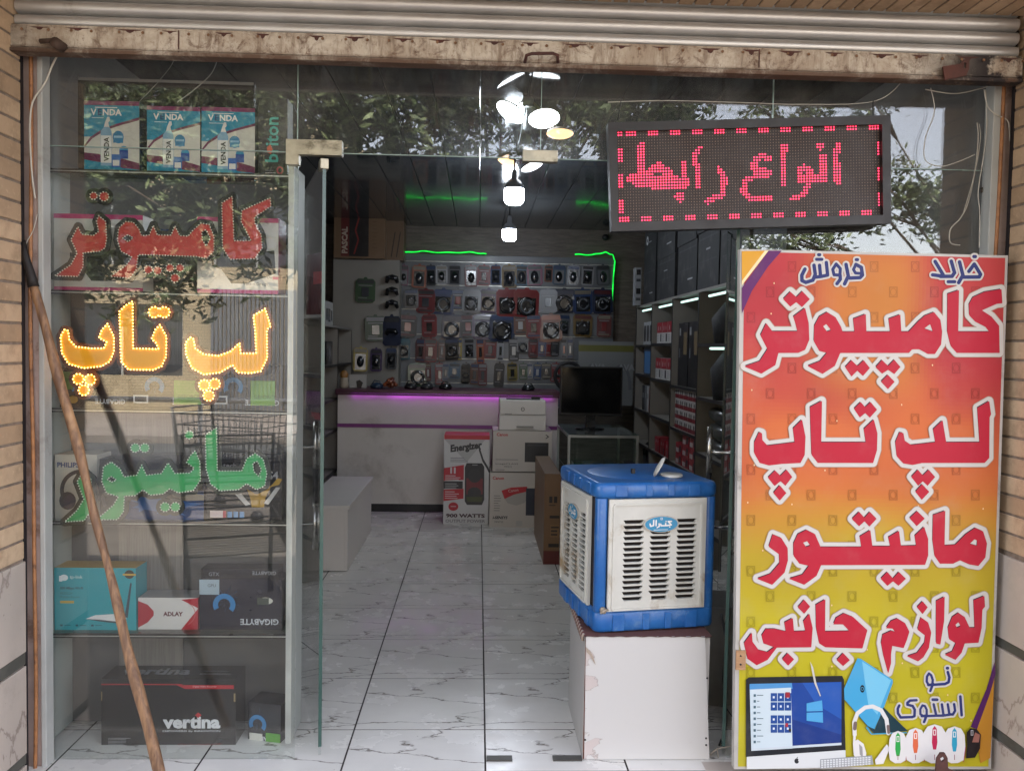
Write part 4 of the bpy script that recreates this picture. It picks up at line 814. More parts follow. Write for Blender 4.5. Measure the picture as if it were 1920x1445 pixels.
# product pictures at the foot
q = PxPrint(Z4, SC, BY-.0045, BY)
_stp = .00003
q.fr = lambda: (setattr(q, 'k', q.k+1), (lambda st: lambda x, y, d: (lambda p: Vector((p.x, p.y-BY+d, p.z)))(W(Z4[0]+x/SC, Z4[1]+y/SC, BY-.0045-st)))(.001+_stp*q.k))[1]
q.poly([(100, 640), (120, 625), (730, 615), (742, 640), (752, 1100), (100, 1145)], '1f2126'); q.poly([(124, 668), (725, 655), (725, 1068), (135, 1106)], '1d3f86')
q.poly([(124, 668), (400, 662), (405, 700), (124, 705)], '4a86b8'); q.poly([(125, 705), (395, 692), (405, 1090), (135, 1106)], 'b9c6cc'); q.poly([(470, 662), (725, 655), (725, 900), (560, 800)], '24509c'); q.poly([(405, 900), (725, 1000), (725, 1068), (407, 1085)], '1a3374')
for r_ in range(2):
    for c_ in range(3):
        x, y = 262+c_*46, 728+r_*60; q.rect(x, y, x+42, y+54, '1e4484'); q.rect(x+14, y+20, x+26, y+34, 'c8d0dc')
        y += 145; q.rect(x, y, x+42, y+54, '1e4484'); q.rect(x+14, y+20, x+26, y+34, 'c8d0dc')
q.rect(358, 722, 388, 758, '8e2a34'); q.rect(358, 925, 376, 950, 'a03038'); q.rect(380, 960, 396, 980, '2a2418')
for k in range(9): q.rect(150, 735+k*38, 165, 752+k*38, '46606c'); q.rect(172, 740+k*38, 172+U(15, 45), 745+k*38, '56686f')
q.poly([(497, 795), (598, 775), (603, 845), (497, 848)], '4b96c4'); q.poly([(497, 856), (603, 853), (605, 922), (497, 908)], '4b96c4'); q.poly([(135, 1090), (725, 1052), (725, 1068), (135, 1106)], 'b9c2c8')
q.poly([(105, 1145), (752, 1100), (752, 1185), (640, 1215), (105, 1225)], 'c4c6c6'); q.ell(432, 1172, 15, 17, '26282c'); q.ell(448, 1168, 6, 7, 'c4c6c6', 10); q.poly([(430, 1153), (440, 1143), (438, 1155)], '26282c')
q.poly([(520, 520), (540, 560), (560, 660), (590, 745), (585, 750), (548, 665), (535, 600)], 'b8b4ac')
q.poly([(830, 500), (850, 503), (1060, 640), (1062, 660), (1000, 830), (940, 965), (895, 945), (745, 770), (742, 700)], '3f94bd'); q.poly([(860, 520), (1050, 645), (960, 870), (900, 800)], '6cb0cc')
q.poly([(755, 780), (895, 945), (940, 995), (1160, 975), (1000, 820), (945, 965), (900, 945)], '18333c'); q.poly([(893, 945), (925, 992), (1150, 982), (1155, 990), (920, 1000), (885, 955)], '3a8fae'); q.ell(862, 700, 15, 25, '16181c'); 
q.loops([circ(862, 700, 11)[:-1], circ(862, 700, 8)[:-1]], '4f9fbf')
hp = field(strokes=[([(812, 1000), (808, 920), (830, 860), (880, 822), (930, 815), (985, 840), (1020, 900), (1032, 990)], 26), ([(812, 990), (808, 1060), (830, 1150), (860, 1195)], 16)], step=3, pad=20); q.loops(contour(hp, 0, .5), 'cbc9c6')
hb = field(strokes=[([(816, 925), (812, 960)], 24), ([(1030, 945), (1034, 985)], 20)], step=3, pad=20); q.loops(contour(hb, 0, .5), '6d5c58')
q.poly([(800, 1055), (830, 1030), (870, 1060), (888, 1120), (880, 1190), (840, 1195), (805, 1130)], 'cfccc9'); q.poly([(840, 1060), (862, 1080), (866, 1150), (845, 1130)], '8e8c8c'); q.poly([(1022, 1062), (1040, 1090), (1000, 1190), (950, 1195), (945, 1165)], 'cfccc9')
q.poly([(585, 1160), (925, 1135), (935, 1195), (585, 1222)], '8f9294')
for r_ in range(4):
    for c_ in range(17): q.rect(592+c_*19.3, 1166+r_*14-c_*1.4, 606+c_*19.3, 1176+r_*14-c_*1.4, 'c8cacc')
for i, (x, c_) in enumerate(((1095, '2c9444'), (1210, 'c8603c'), (1335, 'a82246'), (1465, '2a8fac'))):
    w_, tp = (62, 975) if i == 0 else (68, 955) if i < 2 else (78, 932) if i == 2 else (72, 945)
    q.poly([(x-w_, 1100), (x-w_+6, tp+55), (x-w_*.6, tp+15), (x, tp), (x+w_*.6, tp+15), (x+w_-6, tp+55), (x+w_, 1100), (x+w_*.85, 1165), (x+w_*.3, 1185), (x-w_*.3, 1187), (x-w_*.85, 1165)], 'cdcac8')
    q.poly([(x-14, tp+30), (x, tp+10), (x+14, tp+30), (x+18, tp+120), (x+10, tp+165), (x-10, tp+165), (x-18, tp+120)], c_); q.loops([[(x-9, tp+35), (x+9, tp+35), (x+9, tp+72), (x-9, tp+72)], [(x-5, tp+40), (x+5, tp+40), (x+5, tp+67), (x-5, tp+67)]], 'dcd8d4')
    q.rect(x-2, 1130, x+2, 1165, '7a2a3a'); q.poly([(x+w_-2, 1080), (x+w_+3, 1080), (x+w_-10, 1180), (x+w_-14, 1180)], '9a2c4a')
q.poly([(1545, 985), (1570, 958), (1610, 962), (1638, 1000), (1632, 1090), (1600, 1150), (1540, 1155), (1548, 1080)], '1c1416'); q.poly([(1600, 985), (1632, 1000), (1625, 1050), (1580, 1050)], '8c5c50'); q.loops([[(1572, 970), (1588, 970), (1588, 1005), (1572, 1005)], [(1576, 974), (1584, 974), (1584, 1001), (1576, 1001)]], 'a8a4a4')
q.mb.build('product_picture', BANNER, bd).location = (0, 0, 0)
m = MB(); xa, za, xb, zb = PXr(1380, 1219, 1398, 1255, BY-.01); m.box(xa, -.012, zb, xb, -.0052, za); m.build('wooden_tab', woodmat('94704f', 'a8825e'), bd).location = (0, 0, 0)
m = MB(); c1 = W(1389, 1229, BY-.013); m.tube([(c1.x, -.0135, c1.z), (c1.x, -.011, c1.z)], .003, 8); c1 = W(1389, 1245, BY-.013); m.tube([(c1.x, -.0135, c1.z), (c1.x, -.011, c1.z)], .0035, 8); m.build('screw', BLACKP, bd).location = (0, 0, 0)
m = MB(); f_ = field(polys=[[(1755, 1445), (1757, 1422), (1764, 1411), (1772, 1411), (1777, 1420), (1778, 1440), (1790, 1446), (1760, 1470)]], holes=[[(1763, 1421), (1769, 1417), (1772, 1424), (1766, 1428)]], step=1, pad=4); m.prism(contour(f_, 0, .3), fpx(2.72), .008)
tag(m.build('iron_lug', RUSTD), 'small rusty iron lug sticking up from the marble ledge', 'lug')

# ================================================================== COOLER AND STAND
th = math.radians(10); P = W(1114, 1190, 2.955); wS, dS = .465, .50
zs_top = W(1200, 1190, 2.96).z
ck = empty('evaporative_cooler', (P.x, 2.955, zs_top+.006), 'small blue and white evaporative cooler with louvred sides standing on the white stand', 'cooler'); ck.rotation_euler.z = th
HC = W(1118, 903, 2.97).z-ck.location.z
def blue():
    m, t, b = newmat('blue_plastic'); v = coords(t); a = noise(t, v, 7, 8, .7); fn = noise(t, v, 45, 8, .75); c = mix(t, lin('1a5292'), lin('2763a2'), ramp(t, a, .3, .7)); c = mix(t, c, lin('7d93a8'), ramp(t, noise(t, v, 10, 10, .8), .5, .75, 0, .5)); c = mix(t, c, lin('4a4038'), ramp(t, fn, .62, .78, 0, .55))
    t.links.new(c, b.inputs['Base Color']); b.inputs['Roughness'].default_value = .33; bump(t, b, noise(t, v, 25, 3), .12, .004); return m
BLUE = blue(); CWH = paint('bdbcb4', .45, var=.05, sc=8, dirt='8a7250', dirtamt=.3)
def rbox(m, x0, y0, z0, x1, y1, z1, r=.03, n=5, rz=.012):
    cs = [(x1-r, y1-r, 0), (x0+r, y1-r, 90), (x0+r, y0+r, 180), (x1-r, y0+r, 270)]
    def ring(ins, z): return [(cx+(r-ins)*math.cos(math.radians(a0+90*k/n)), cy+(r-ins)*math.sin(math.radians(a0+90*k/n)), z) for cx, cy, a0 in cs for k in range(n+1)]
    rs = [ring(rz, z0), ring(rz*.3, z0+rz*.3), ring(0, z0+rz), ring(0, z1-rz), ring(rz*.3, z1-rz*.3), ring(rz, z1)]; k = len(rs[0]); vs = [p for q_ in rs for p in q_]
    fs = [(a*k+i, a*k+(i+1) % k, (a+1)*k+(i+1) % k, (a+1)*k+i) for a in range(5) for i in range(k)]
    m.mesh(vs, fs, None, 0, True); m.mesh(rs[0], [tuple(range(k))[::-1]]); m.mesh(rs[5], [tuple(range(k))])
m = MB(); rbox(m, 0, 0, 0, wS, dS, .078); m.build('base_tray', BLUE).parent = ck
m = MB(); rbox(m, -.003, -.003, HC-.062, wS+.003, dS+.003, HC-.004, .035, 6, .016)
m.build('top_cover', BLUE).parent = ck
m = MB()
m.lathe((wS/2, dS/2, HC-.006), [(0.19, 0), (.17, .006), (0, .01)], 28); m.build('top_dome', BLUE).parent = ck
m = MB()
for (x, y) in ((.0, .0), (wS-.05, 0), (0, dS-.05), (wS-.05, dS-.05)):
    mm = MB(); rbox(mm, x+.003, y+.003, .074, x+.047, y+.047, HC-.06, .018, 5, .001); o = mm.build('corner_post', BLUE); o.parent = ck
# raised ribs on tray and cover
m = MB()
for z0, z1 in ((.006, .066), (HC-.052, HC-.012)):
    for c_, w_ in ((.09, .045), (.195, .025), (.28, .025), (.37, .045)):
        m.box(c_-w_/2, -.0045-.002*(z0 > .1), z0, c_+w_/2, .003, z1); m.box(-.0045-.002*(z0 > .1), c_-w_/2, z0, .003, c_+w_/2, z1)
m.build('ribs', BLUE, bevel=.002, kind='stuff').parent = ck
PADM = paint('1a120e', .95, var=.5, sc=40, bmp=.8)
def louvre(face):
    # frame coordinates: x 0..1 along, y 0..1 up
    Lw, Lh = wS-.092, HC-.062-.078
    def fr3(x, y, d):
        if face == 0: return Vector((.046+x, -.004+d, .078+y))
        return Vector((-.004+d, dS-.046-x, .078+y))
    loops = [[(0, 0), (Lw, 0), (Lw, Lh), (0, Lh)]]
    cols3 = [.05, .05+.104, .05+.208]; cw = .082; n = 15; zt_ = Lh-.075; pitch = (Lh-.105)/n; holes = []
    for ci, cx in enumerate(cols3):
        for k in range(n):
            if ci == 1 and k < 2: continue
            z1 = zt_-k*pitch; z0 = z1-pitch*.7
            if ci == 1 and k == n-1: holes.append([(cx+.012, z0), (cx+cw-.012, z0), (cx+cw-.012, z1), (cx+.012, z1)]); continue
            if ci == 0: h = [(cx+.003, z1), (cx+cw, z1), (cx+cw-.002, z1-pitch*.3), (cx+cw-.01, z0), (cx+.012, z0)]
            elif ci == 1: h = [(cx, z1), (cx+cw, z1), (cx+cw-.004, z1-pitch*.3), (cx+cw-.012, z0), (cx+.012, z0), (cx+.004, z1-pitch*.3)]
            else: h = [(cx, z1), (cx+cw-.003, z1), (cx+cw-.012, z0), (cx+.01, z0), (cx+.002, z1-pitch*.3)]
            if ci == 0 and k >= n-1: pass
            holes.append(h)
    m = MB(); m.prism(loops+holes, fr3, .012); 
    # stepped rim
    a = .022
    rim = [[(.006, .006), (Lw-.006, .006), (Lw-.006, Lh-.006), (.006, Lh-.006)], [(a+.006, a), (Lw-a-.006, a), (Lw-a-.006, Lh-a-.012), (a+.006, Lh-a-.012)]]
    o = m.build('louvre_panel', CWH, bevel=.0008); o.parent = ck
    m = MB(); a = .026; R1 = field(polys=[[(a, .014), (Lw-a, .014), (Lw-a, Lh-.026), (a, Lh-.026)]], step=.004, pad=.03)
    L1 = contour(R1, .012, .0004); L2 = contour((R1[0], R1[1], R1[2].copy()), .004, .0004)
    m.prism(L1+L2, lambda x, y, d: fr3(x, y, d-.005), .006); o = m.build('panel_rim', CWH); o.parent = ck
    m = MB(); 
    if face == 0: m.box(.05, .012, .08, wS-.05, .03, HC-.066)
    else: m.box(.012, .05, .08, .03, dS-.05, HC-.066)
    m.build('cooling_pad', PADM).parent = ck
    # badge
    bx, bz, rx, rz = .05+.104+cw/2, zt_-.016, .068, .03
    mb_ = MB(); 
    def bf(k): return lambda x, y, d: fr3(x, y, -.008-k+d)
    el = lambda s_: [(bx+rx*s_*math.cos(6.2832*i/32), bz+rz*s_*math.sin(6.2832*i/32)) for i in range(32)]
    mb_.prism([el(1)], bf(0), .008, 'a8a49a'); mb_.prism([el(.92)], bf(.0006), 0, '1f7fa8')
    s = .0105
    def sk(pts, wd): return ([(bx+p[0]*s, bz+p[1]*s) for p in pts], wd*s)
    gen = [sk([(3.6, .9), (2.4, .9), (3.6, -.3), (2.0, -.5)], .5), sk([(2.0, -.5), (1.5, -.5), (1.5, .3)], .5), sk([(1.5, -.5), (-.2, -.5), (-.3, .1)], .45), sk([(-.9, .2), (-.8, -.7), (-1.6, -1.1)], .45), sk([(-2.0, 1.3), (-2.0, -.4)], .5), sk([(-2.9, 1.4), (-2.9, -.4), (-4.0, -.6), (-4.2, .2)], .5), sk([(3.0, -1.0), (3.05, -1.0)], .45), sk([(1.6, .95), (1.65, .95)], .45)]
    f_ = field(strokes=gen, step=.0008, pad=.004); mb_.prism(contour(f_, 0, .0002), bf(.0012), 0, 'dcdcd8')
    mb_.prism([[(bx-.004, bz+.016), (bx+.004, bz+.016), (bx+.004, bz+.024), (bx-.004, bz+.024)], [(bx-.0025, bz+.0175), (bx+.0025, bz+.0175), (bx+.0025, bz+.0225), (bx-.0025, bz+.0225)]], bf(.0012), 0, 'dcdcd8')
    mb_.prism([[(bx-.03, bz-.0215), (bx+.025, bz-.0215), (bx+.025, bz-.019), (bx-.03, bz-.019)]], bf(.0012), 0, 'b8c8d0')
    o = mb_.build('maker_badge', GLOSSP); o.parent = ck
louvre(0); louvre(1)
m = MB(); lc = Vector((wS*.72, dS*.26, HC+.004)); m.lathe(lc, [(0, .003), (.04, .004), (.043, .0), (.043, -.006)], 24); m.build('filler_rim', CWH).parent = ck
m = MB(); Mx = Matrix.Rotation(math.radians(-62), 4, Vector((.35, 1, 0)).normalized()); m.lathe(lc+Vector((-.055, -.01, .032)), [(0, .007), (.035, .004), (.043, -.002), (.043, -.004), (.0, .0)], 24, M=Mx); m.build('filler_lid', CWH).parent = ck
m = MB(); m.box(wS*.42, dS*.36, HC, wS*.42+.014, dS*.36+.012, HC+.02); m.build('top_clip', BLACKP).parent = ck
m = MB(); m.tube([(.03, -.014, .085), (.03, .004, .085)], .011, 10); m.tube([(.015, -.018, .079), (.03, -.02, .087), (.045, -.018, .09)], .005, 6); m.build('drain_knot', paint('8c8070', .8, var=.4, sc=60)).parent = ck
# stand
st = empty('white_stand', (0, 2.93, 0), 'white laminated wooden box stand with a peeling water stained front under the cooler', 'stand')
def stainmat():
    m, t, b = newmat('stained_laminate'); v = coords(t); tc = N(t, 'ShaderNodeTexCoord'); sx = N(t, 'ShaderNodeSeparateXYZ'); t.links.new(tc.outputs['Object'], sx.inputs[0])
    a = noise(t, v, 7, 7, .6, .6); xf = ramp(t, sx.outputs[0], .37, .56, .135, -.25); ad = N(t, 'ShaderNodeMath', operation='ADD'); t.links.new(a, ad.inputs[0]); t.links.new(xf, ad.inputs[1])
    d = N(t, 'ShaderNodeMath', operation='SUBTRACT'); t.links.new(ad.outputs[0], d.inputs[0]); d.inputs[1].default_value = .62; ab = N(t, 'ShaderNodeMath', operation='ABSOLUTE'); t.links.new(d.outputs[0], ab.inputs[0])
    c = mix(t, lin('b9b7b4'), lin('b5aaa6'), ramp(t, ad.outputs[0], .615, .63)); c = mix(t, c, lin('857a74'), ramp(t, ab.outputs[0], .012, .0, 0, .75)); c = mix(t, c, lin('aaa49e'), ramp(t, noise(t, v, 30, 6, .7), .6, .8, 0, .3))
    t.links.new(c, b.inputs['Base Color']); b.inputs['Roughness'].default_value = .42; return m
LAM = stainmat(); CHIP = paint('5b3527', .9, var=.35, sc=50, bmp=.6); LAM2 = paint('9f9c98', .5, var=.04)
SX0, SX1 = W(1097, 1300, 2.94).x, W(1328, 1300, 2.94).x; SZ = zs_top-.004
sf2 = [(1099, 1193), (1322, 1193), (1330, 1432), (1095, 1441)]
m = MB(); m.prism([sf2], lambda x, y, d: (lambda p: Vector((p.x, p.y-2.93+d, max(p.z, .002))))(W(x, y, 2.94)), .004); m.build('front_panel', LAM, st, bevel=.0008).location = (0, 0, 0)
m = MB(); m.box(SX0-.004, 2.945, .001, SX0+.012, 3.41, SZ); m.build('side_panel', LAM2, st).location = (0, -2.93, 0)
m = MB(); m.box(SX1-.014, 2.945, .001, SX1+.002, 3.41, SZ); m.build('side_panel', LAM2, st).location = (0, -2.93, 0)
m = MB(); m.box(SX0+.0125, 2.9445, .003, SX1-.0145, 3.40, SZ-.002); m.box(SX0-.0025, 2.9441, .003, SX0+.012, 2.9449, SZ-.002); m.build('chipboard_core', CHIP, st).location = (0, -2.93, 0)
m = MB()
for z_, x_ in ((.075, SX0+.004), (.08, SX1-.004), (.055, SX1-.003), (.30, SX1-.006)): m.tube([(x_, 2.9395, z_), (x_, 2.937, z_)], .0035, 8)
m.build('screw', BLACKP, st, kind='stuff').location = (0, -2.93, 0)
m = MB(); 
cp = [(1099, 1213), (1107, 1220), (1112, 1230), (1117, 1246), (1113, 1240), (1107, 1228), (1100, 1222)]; m.prism([cp], fpx(2.9365), .001); m.build('peeling_flake', paint('9b8d7f', .8), st).location = (0, -2.93, 0)
m = MB(); n = 40; vs = []
cpz = zs_top+.0005
for i in range(n+1):
    for j in range(5):
        vs.append((SX0-.008+(SX1-SX0+.016)*i/n, 2.935+.46*j/4, cpz+.002+.0015*math.sin(i*1.3+j)))
m.mesh(vs, [(i*5+j, (i+1)*5+j, (i+1)*5+j+1, i*5+j+1) for i in range(n) for j in range(4)], '5e3a34', 0, True)
for j in range(26): y = 2.96+j*.0172; m.tube([(SX0-.006, y, cpz+.004), (SX0-.011, y+.003, cpz-.008), (SX0-.010, y+.004, cpz-.022)], .0055, 5, col='5a2f2c' if j % 2 else '9a8c80', mi=0)
o = m.build('folded_carpet', attr_mat('carpet_wool', .95)); tag(o, 'dark red and beige striped mat folded between the cooler and its stand', 'mat')

# ================================================================== POLE, WIRES
pl = empty('wooden_pole', (0, 2.7, 0), 'long crooked wooden pole with a black iron tip leaning against the left jamb', 'pole')
pA, pB = W(58, 520, 2.865), W(309, 1470, 2.66); pts = []; rs = []
for i in range(30):
    s_ = i/29; p = pA.lerp(pB, s_); p.x += .006*math.sin(s_*5)+.002*math.sin(s_*23); pts.append((p.x, p.y-2.7, p.z)); rs.append((.0175+.003*math.sin(s_*9)+.0015*math.sin(s_*41))*(.68+.22*min(1, s_*3)))
d = (Vector(pts[-1])-Vector(pts[-2])).normalized(); e = Vector(pts[-1]); k = (GZ+.02-e.z)/d.z; pts.append(tuple(e+d*k)); rs.append(rs[-1])
def polem():
    m, t, b = newmat('weathered_pole'); v = coords(t, (10, 10, 1.1)); n1 = noise(t, v, 5, 8, .65, .8); c = mix(t, lin('5e4330'), lin('8c6a4b'), ramp(t, n1, .35, .65)); v2 = coords(t); c = mix(t, c, lin('b58e66'), ramp(t, noise(t, v2, 4, 4), .55, .7, 0, .7)); c = mix(t, c, lin('2e1c14'), ramp(t, n1, .28, .2))
    t.links.new(c, b.inputs['Base Color']); b.inputs['Roughness'].default_value = .6; bump(t, b, n1, .6, .004); return m
m = MB(); m.tube(pts, rs, 12); m.build('shaft', polem(), pl).location = (0, 0, 0)
m = MB(); a, b_ = W(45, 462, 2.862), W(63, 532, 2.862); m.tube([(a.x, a.y-2.7, a.z+.02), (a.x+.004, a.y-2.7, a.z-.03), (b_.x-.006, b_.y-2.7, b_.z+.02), (b_.x, b_.y-2.7, b_.z-.01)], [.005, .012, .016, .0185], 8); m.build('iron_tip', paint('231f1e', .6, .4, .3, 30), pl).location = (0, 0, 0)
def wire(pts, Y, r, lab, col='b8b3a8', grp='loose white wires'):
    P_ = [W(x, y, Y) for x, y in pts]; out = []
    for i in range(len(P_)-1):
        p0, p1, p2, p3 = P_[max(i-1, 0)], P_[i], P_[i+1], P_[min(i+2, len(P_)-1)]
        for k in range(8):
            t_ = k/8; out.append(.5*((2*p1)+(p2-p0)*t_+(2*p0-5*p1+4*p2-p3)*t_*t_+(3*p1-p0-3*p2+p3)*t_**3))
    out.append(P_[-1]); m = MB(); m.tube(out, r, 6); tag(m.build('wire', paint(col, .5)), lab, 'wire', grp)
wire([(108, 103), (97, 125), (85, 155), (62, 190), (56, 235), (58, 300), (62, 345), (66, 372)], 2.885, .0032, 'thick white wire coming from the rail down the left jamb')
wire([(70, 402), (62, 432), (50, 455), (44, 480)], 2.885, .0013, 'thin wire end beside the iron tip of the pole')
wire([(1140, 192), (1250, 189), (1400, 193), (1500, 196), (1640, 190), (1700, 145), (1745, 110)], 2.9, .0012, 'thin wire the lit display hangs from')
wire([(1745, 165), (1752, 210), (1735, 260), (1735, 300), (1765, 312), (1800, 302), (1828, 290)], 2.925, .0016, 'white wire hanging in a wide loop right of the lit display')
wire([(1735, 168), (1790, 176), (1840, 166), (1852, 162)], 2.92, .0018, 'white wire running level under the rail at the right')
wire([(1845, 168), (1852, 200), (1868, 215), (1890, 228), (1893, 265)], 2.89, .002, 'white wire crossing the right post')
wire([(1848, 168), (1850, 240), (1843, 300), (1834, 360), (1837, 400), (1836, 465)], 2.93, .0018, 'white wire falling straight beside the right post')
wire([(1832, 230), (1834, 260), (1828, 320), (1815, 380), (1800, 410), (1782, 430), (1782, 455), (1800, 460)], 2.925, .0022, 'bundle of two wires curling down to the board', 'a09a8e')
wire([(1836, 232), (1838, 265), (1826, 330), (1806, 400)], 2.922, .0013, 'thin wire twisted round the bundle at the right', 'a8a296')
wire([(1330, 1415), (1345, 1403), (1368, 1398), (1390, 1392)], 2.96, .003, 'grey cable on the floor right of the stand', '8f8779')
wire([(1335, 1440), (1350, 1425), (1385, 1422), (1400, 1428)], 2.955, .0025, 'brown cable on the floor right of the stand', '8f6d4c')
wire([(1352, 1150), (1360, 1200), (1356, 1280), (1362, 1350), (1348, 1398)], 3.05, .004, 'black power cable hanging down behind the cooler', '1c1c1e', 'cooler cables')
wire([(1345, 1400), (1347, 1425), (1350, 1445)], 2.955, .002, 'short cable end hanging on the floor right of the stand', '8f8779')
wire([(290, 102), (325, 112), (300, 150), (262, 190)], 2.99, .0012, 'thin wire hanging inside the top of the left window', '8f8d88')
wire([(408, 112), (395, 140), (362, 170), (332, 192)], 2.99, .0016, 'second thin wire hanging inside the top of the left window', '9f9d98')
m = MB(); c_ = W(1843, 357, 2.95); m.tube([(c_.x, 2.94, c_.z), (c_.x, 2.952, c_.z)], .012, 12); m.tube([(c_.x, 2.932, c_.z), (c_.x, 2.94, c_.z)], .006, 8); tag(m.build('round_bolt', paint('4a423c', .5, .6)), 'round dark bolt in the glass beside the right post', 'bolt')

# ================================================================== INTERIOR
# counter
ct = empty('counter', (0, 7.44, 0), 'long white shop counter with a purple stripe and a purple glow under its top', 'counter')
def rl(o, t): o.location = o.location-t.location; return o
cx0, cx1 = W(632, 800, 7.44).x, W(1046, 800, 7.44).x; cz = W(800, 731, 7.44).z
CW = paint('d0cac2', .5, var=.05, sc=2, dirt='a59c92', dirtamt=.12)
m = MB(); m.box(cx0, 7.46, .07, cx1, 7.48, W(800, 803, 7.44).z); m.build('lower_panel', CW, ct, bevel=.002)
m = MB(); m.box(cx0, 7.46, W(800, 796, 7.44).z, cx1, 7.48, cz-.035); m.build('upper_panel', CW, ct, bevel=.002)
m = MB(); m.box(cx0, 7.452, W(800, 803, 7.44).z+.001, cx1, 7.459, W(800, 796, 7.44).z-.001); m.build('purple_stripe', paint('7d3a78', .4), ct)
m = MB(); m.box(cx0-.01, 7.40, cz-.035, cx1+.02, 8.0, cz); m.build('counter_top', paint('4a2434', .35, var=.15), ct, bevel=.003)
m = MB(); m.box(cx0+.02, 7.465, 0, cx1, 7.5, .069); m.build('plinth', BLACKP, ct)
m = MB(); m.box(cx0, 7.485, .07, cx0+.02, 8.0, cz-.036); m.box(cx1-.02, 7.485, .07, cx1, 8.0, cz-.036); m.build('side_panel', CW, ct)
m = MB(); m.box(cx0-.01, 7.400, cz-.052, cx1+.02, 7.408, cz-.0355); m.build('top_lip', paint('4a2434', .35, var=.15), ct)
m = MB(); m.box(cx0+.12, 7.43, cz-.044, cx1-.05, 7.444, cz-.037); o = m.build('light_strip', emit('c040e0', 1.25, 'purple_led'), ct)
for o in list(ct.children): o.location = (0, -7.44, 0)
# left bench
bn = empty('white_bench', (0, 5.43, 0), 'low white laminated bench box on the left of the shop floor', 'bench')
bx0, bz = W(560, 950, 5.43).x, W(640, 948, 5.43).z; bx1 = W(651, 1000, 5.43).x
m = MB(); m.box(bx0, 5.45, .005, bx1-.02, 5.468, bz-.026); m.build('front_panel', CW, bn)
m = MB(); m.box(bx1-.019, 5.45, .005, bx1-.001, 6.66, bz-.026); m.build('side_panel', CW, bn)
m = MB(); m.box(bx0, 5.43, bz-.025, bx1+.012, 6.67, bz); m.build('seat_board', CW, bn, bevel=.002)
for o in list(bn.children): o.location = (0, -5.43, 0)
# slat wall
SWY = 8.86
swx0, swx1 = W(749, 600, SWY).x, W(1150, 600, SWY).x; swt, swb = W(950, 479, SWY).z, W(950, 762, SWY).z
sl = empty('slat_wall', (0, SWY, 0), 'pale grey grooved display wall hung with small packets', 'display wall')
SLW = paint('5f6368', .35, var=.05, sc=2)
gr = [479, 493, 537, 583, 629, 674, 719, 762]
for a, b_ in zip(gr[:-1], gr[1:]):
    m = MB(); m.box(swx0, SWY, W(950, b_, SWY).z+.006, swx1, SWY+.018, W(950, a, SWY).z-.006); m.build('slat', SLW, sl, bevel=.003).location = (0, -SWY, 0)
    m = MB(); m.box(swx0, SWY+.004, W(950, b_, SWY).z-.004, swx1, SWY+.016, W(950, b_, SWY).z+.004); m.build('groove_rail', ALU, sl).location = (0, -SWY, 0)
m = MB(); m.box(swx0, SWY+.019, swb, swx1, SWY+.03, swt-.006); m.build('backing', BLACKP, sl).location = (0, -SWY, 0)
# green light hose
gpts = [(752, 474), (790, 471), (830, 474), (880, 473), (912, 476)]; gp2 = [(1078, 477), (1110, 478), (1135, 473), (1149, 478), (1153, 490), (1150, 520), (1148, 562)]
def hose(pts, lab):
    out = []; P_ = [W(x, y, SWY-.02) for x, y in pts]
    for i in range(len(P_)-1):
        for k in range(6): out.append(P_[i].lerp(P_[i+1], k/6)+Vector((0, 0, .004*math.sin((i*6+k)*1.1))))
    out.append(P_[-1]); m = MB(); m.tube(out, .006, 8); tag(m.build('light_hose', emit('10e040', .3, 'green_glow')), lab, 'light', 'green light hoses')
hose(gpts, 'glowing green light hose along the top left of the display wall'); hose(gp2, 'glowing green light hose bent round the top right corner of the display wall')
# left back panel
lpx0, lpx1, lpt = W(624, 600, 8.6).x, W(748, 600, 8.6).x, W(690, 490, 8.6).z
m = MB(); m.box(lpx0, 8.6, 0, lpx1, 8.62, lpt); m.box(lpx0, 8.6, lpt, lpx1, 8.94, lpt+.018); m.box(lpx1-.018, 8.62, 0, lpx1, 8.94, lpt); o = m.build('partition_panel', paint('85817a', .55, var=.04), bevel=.002); tag(o, 'plain off white partition panel left of the grooved display wall', 'panel')

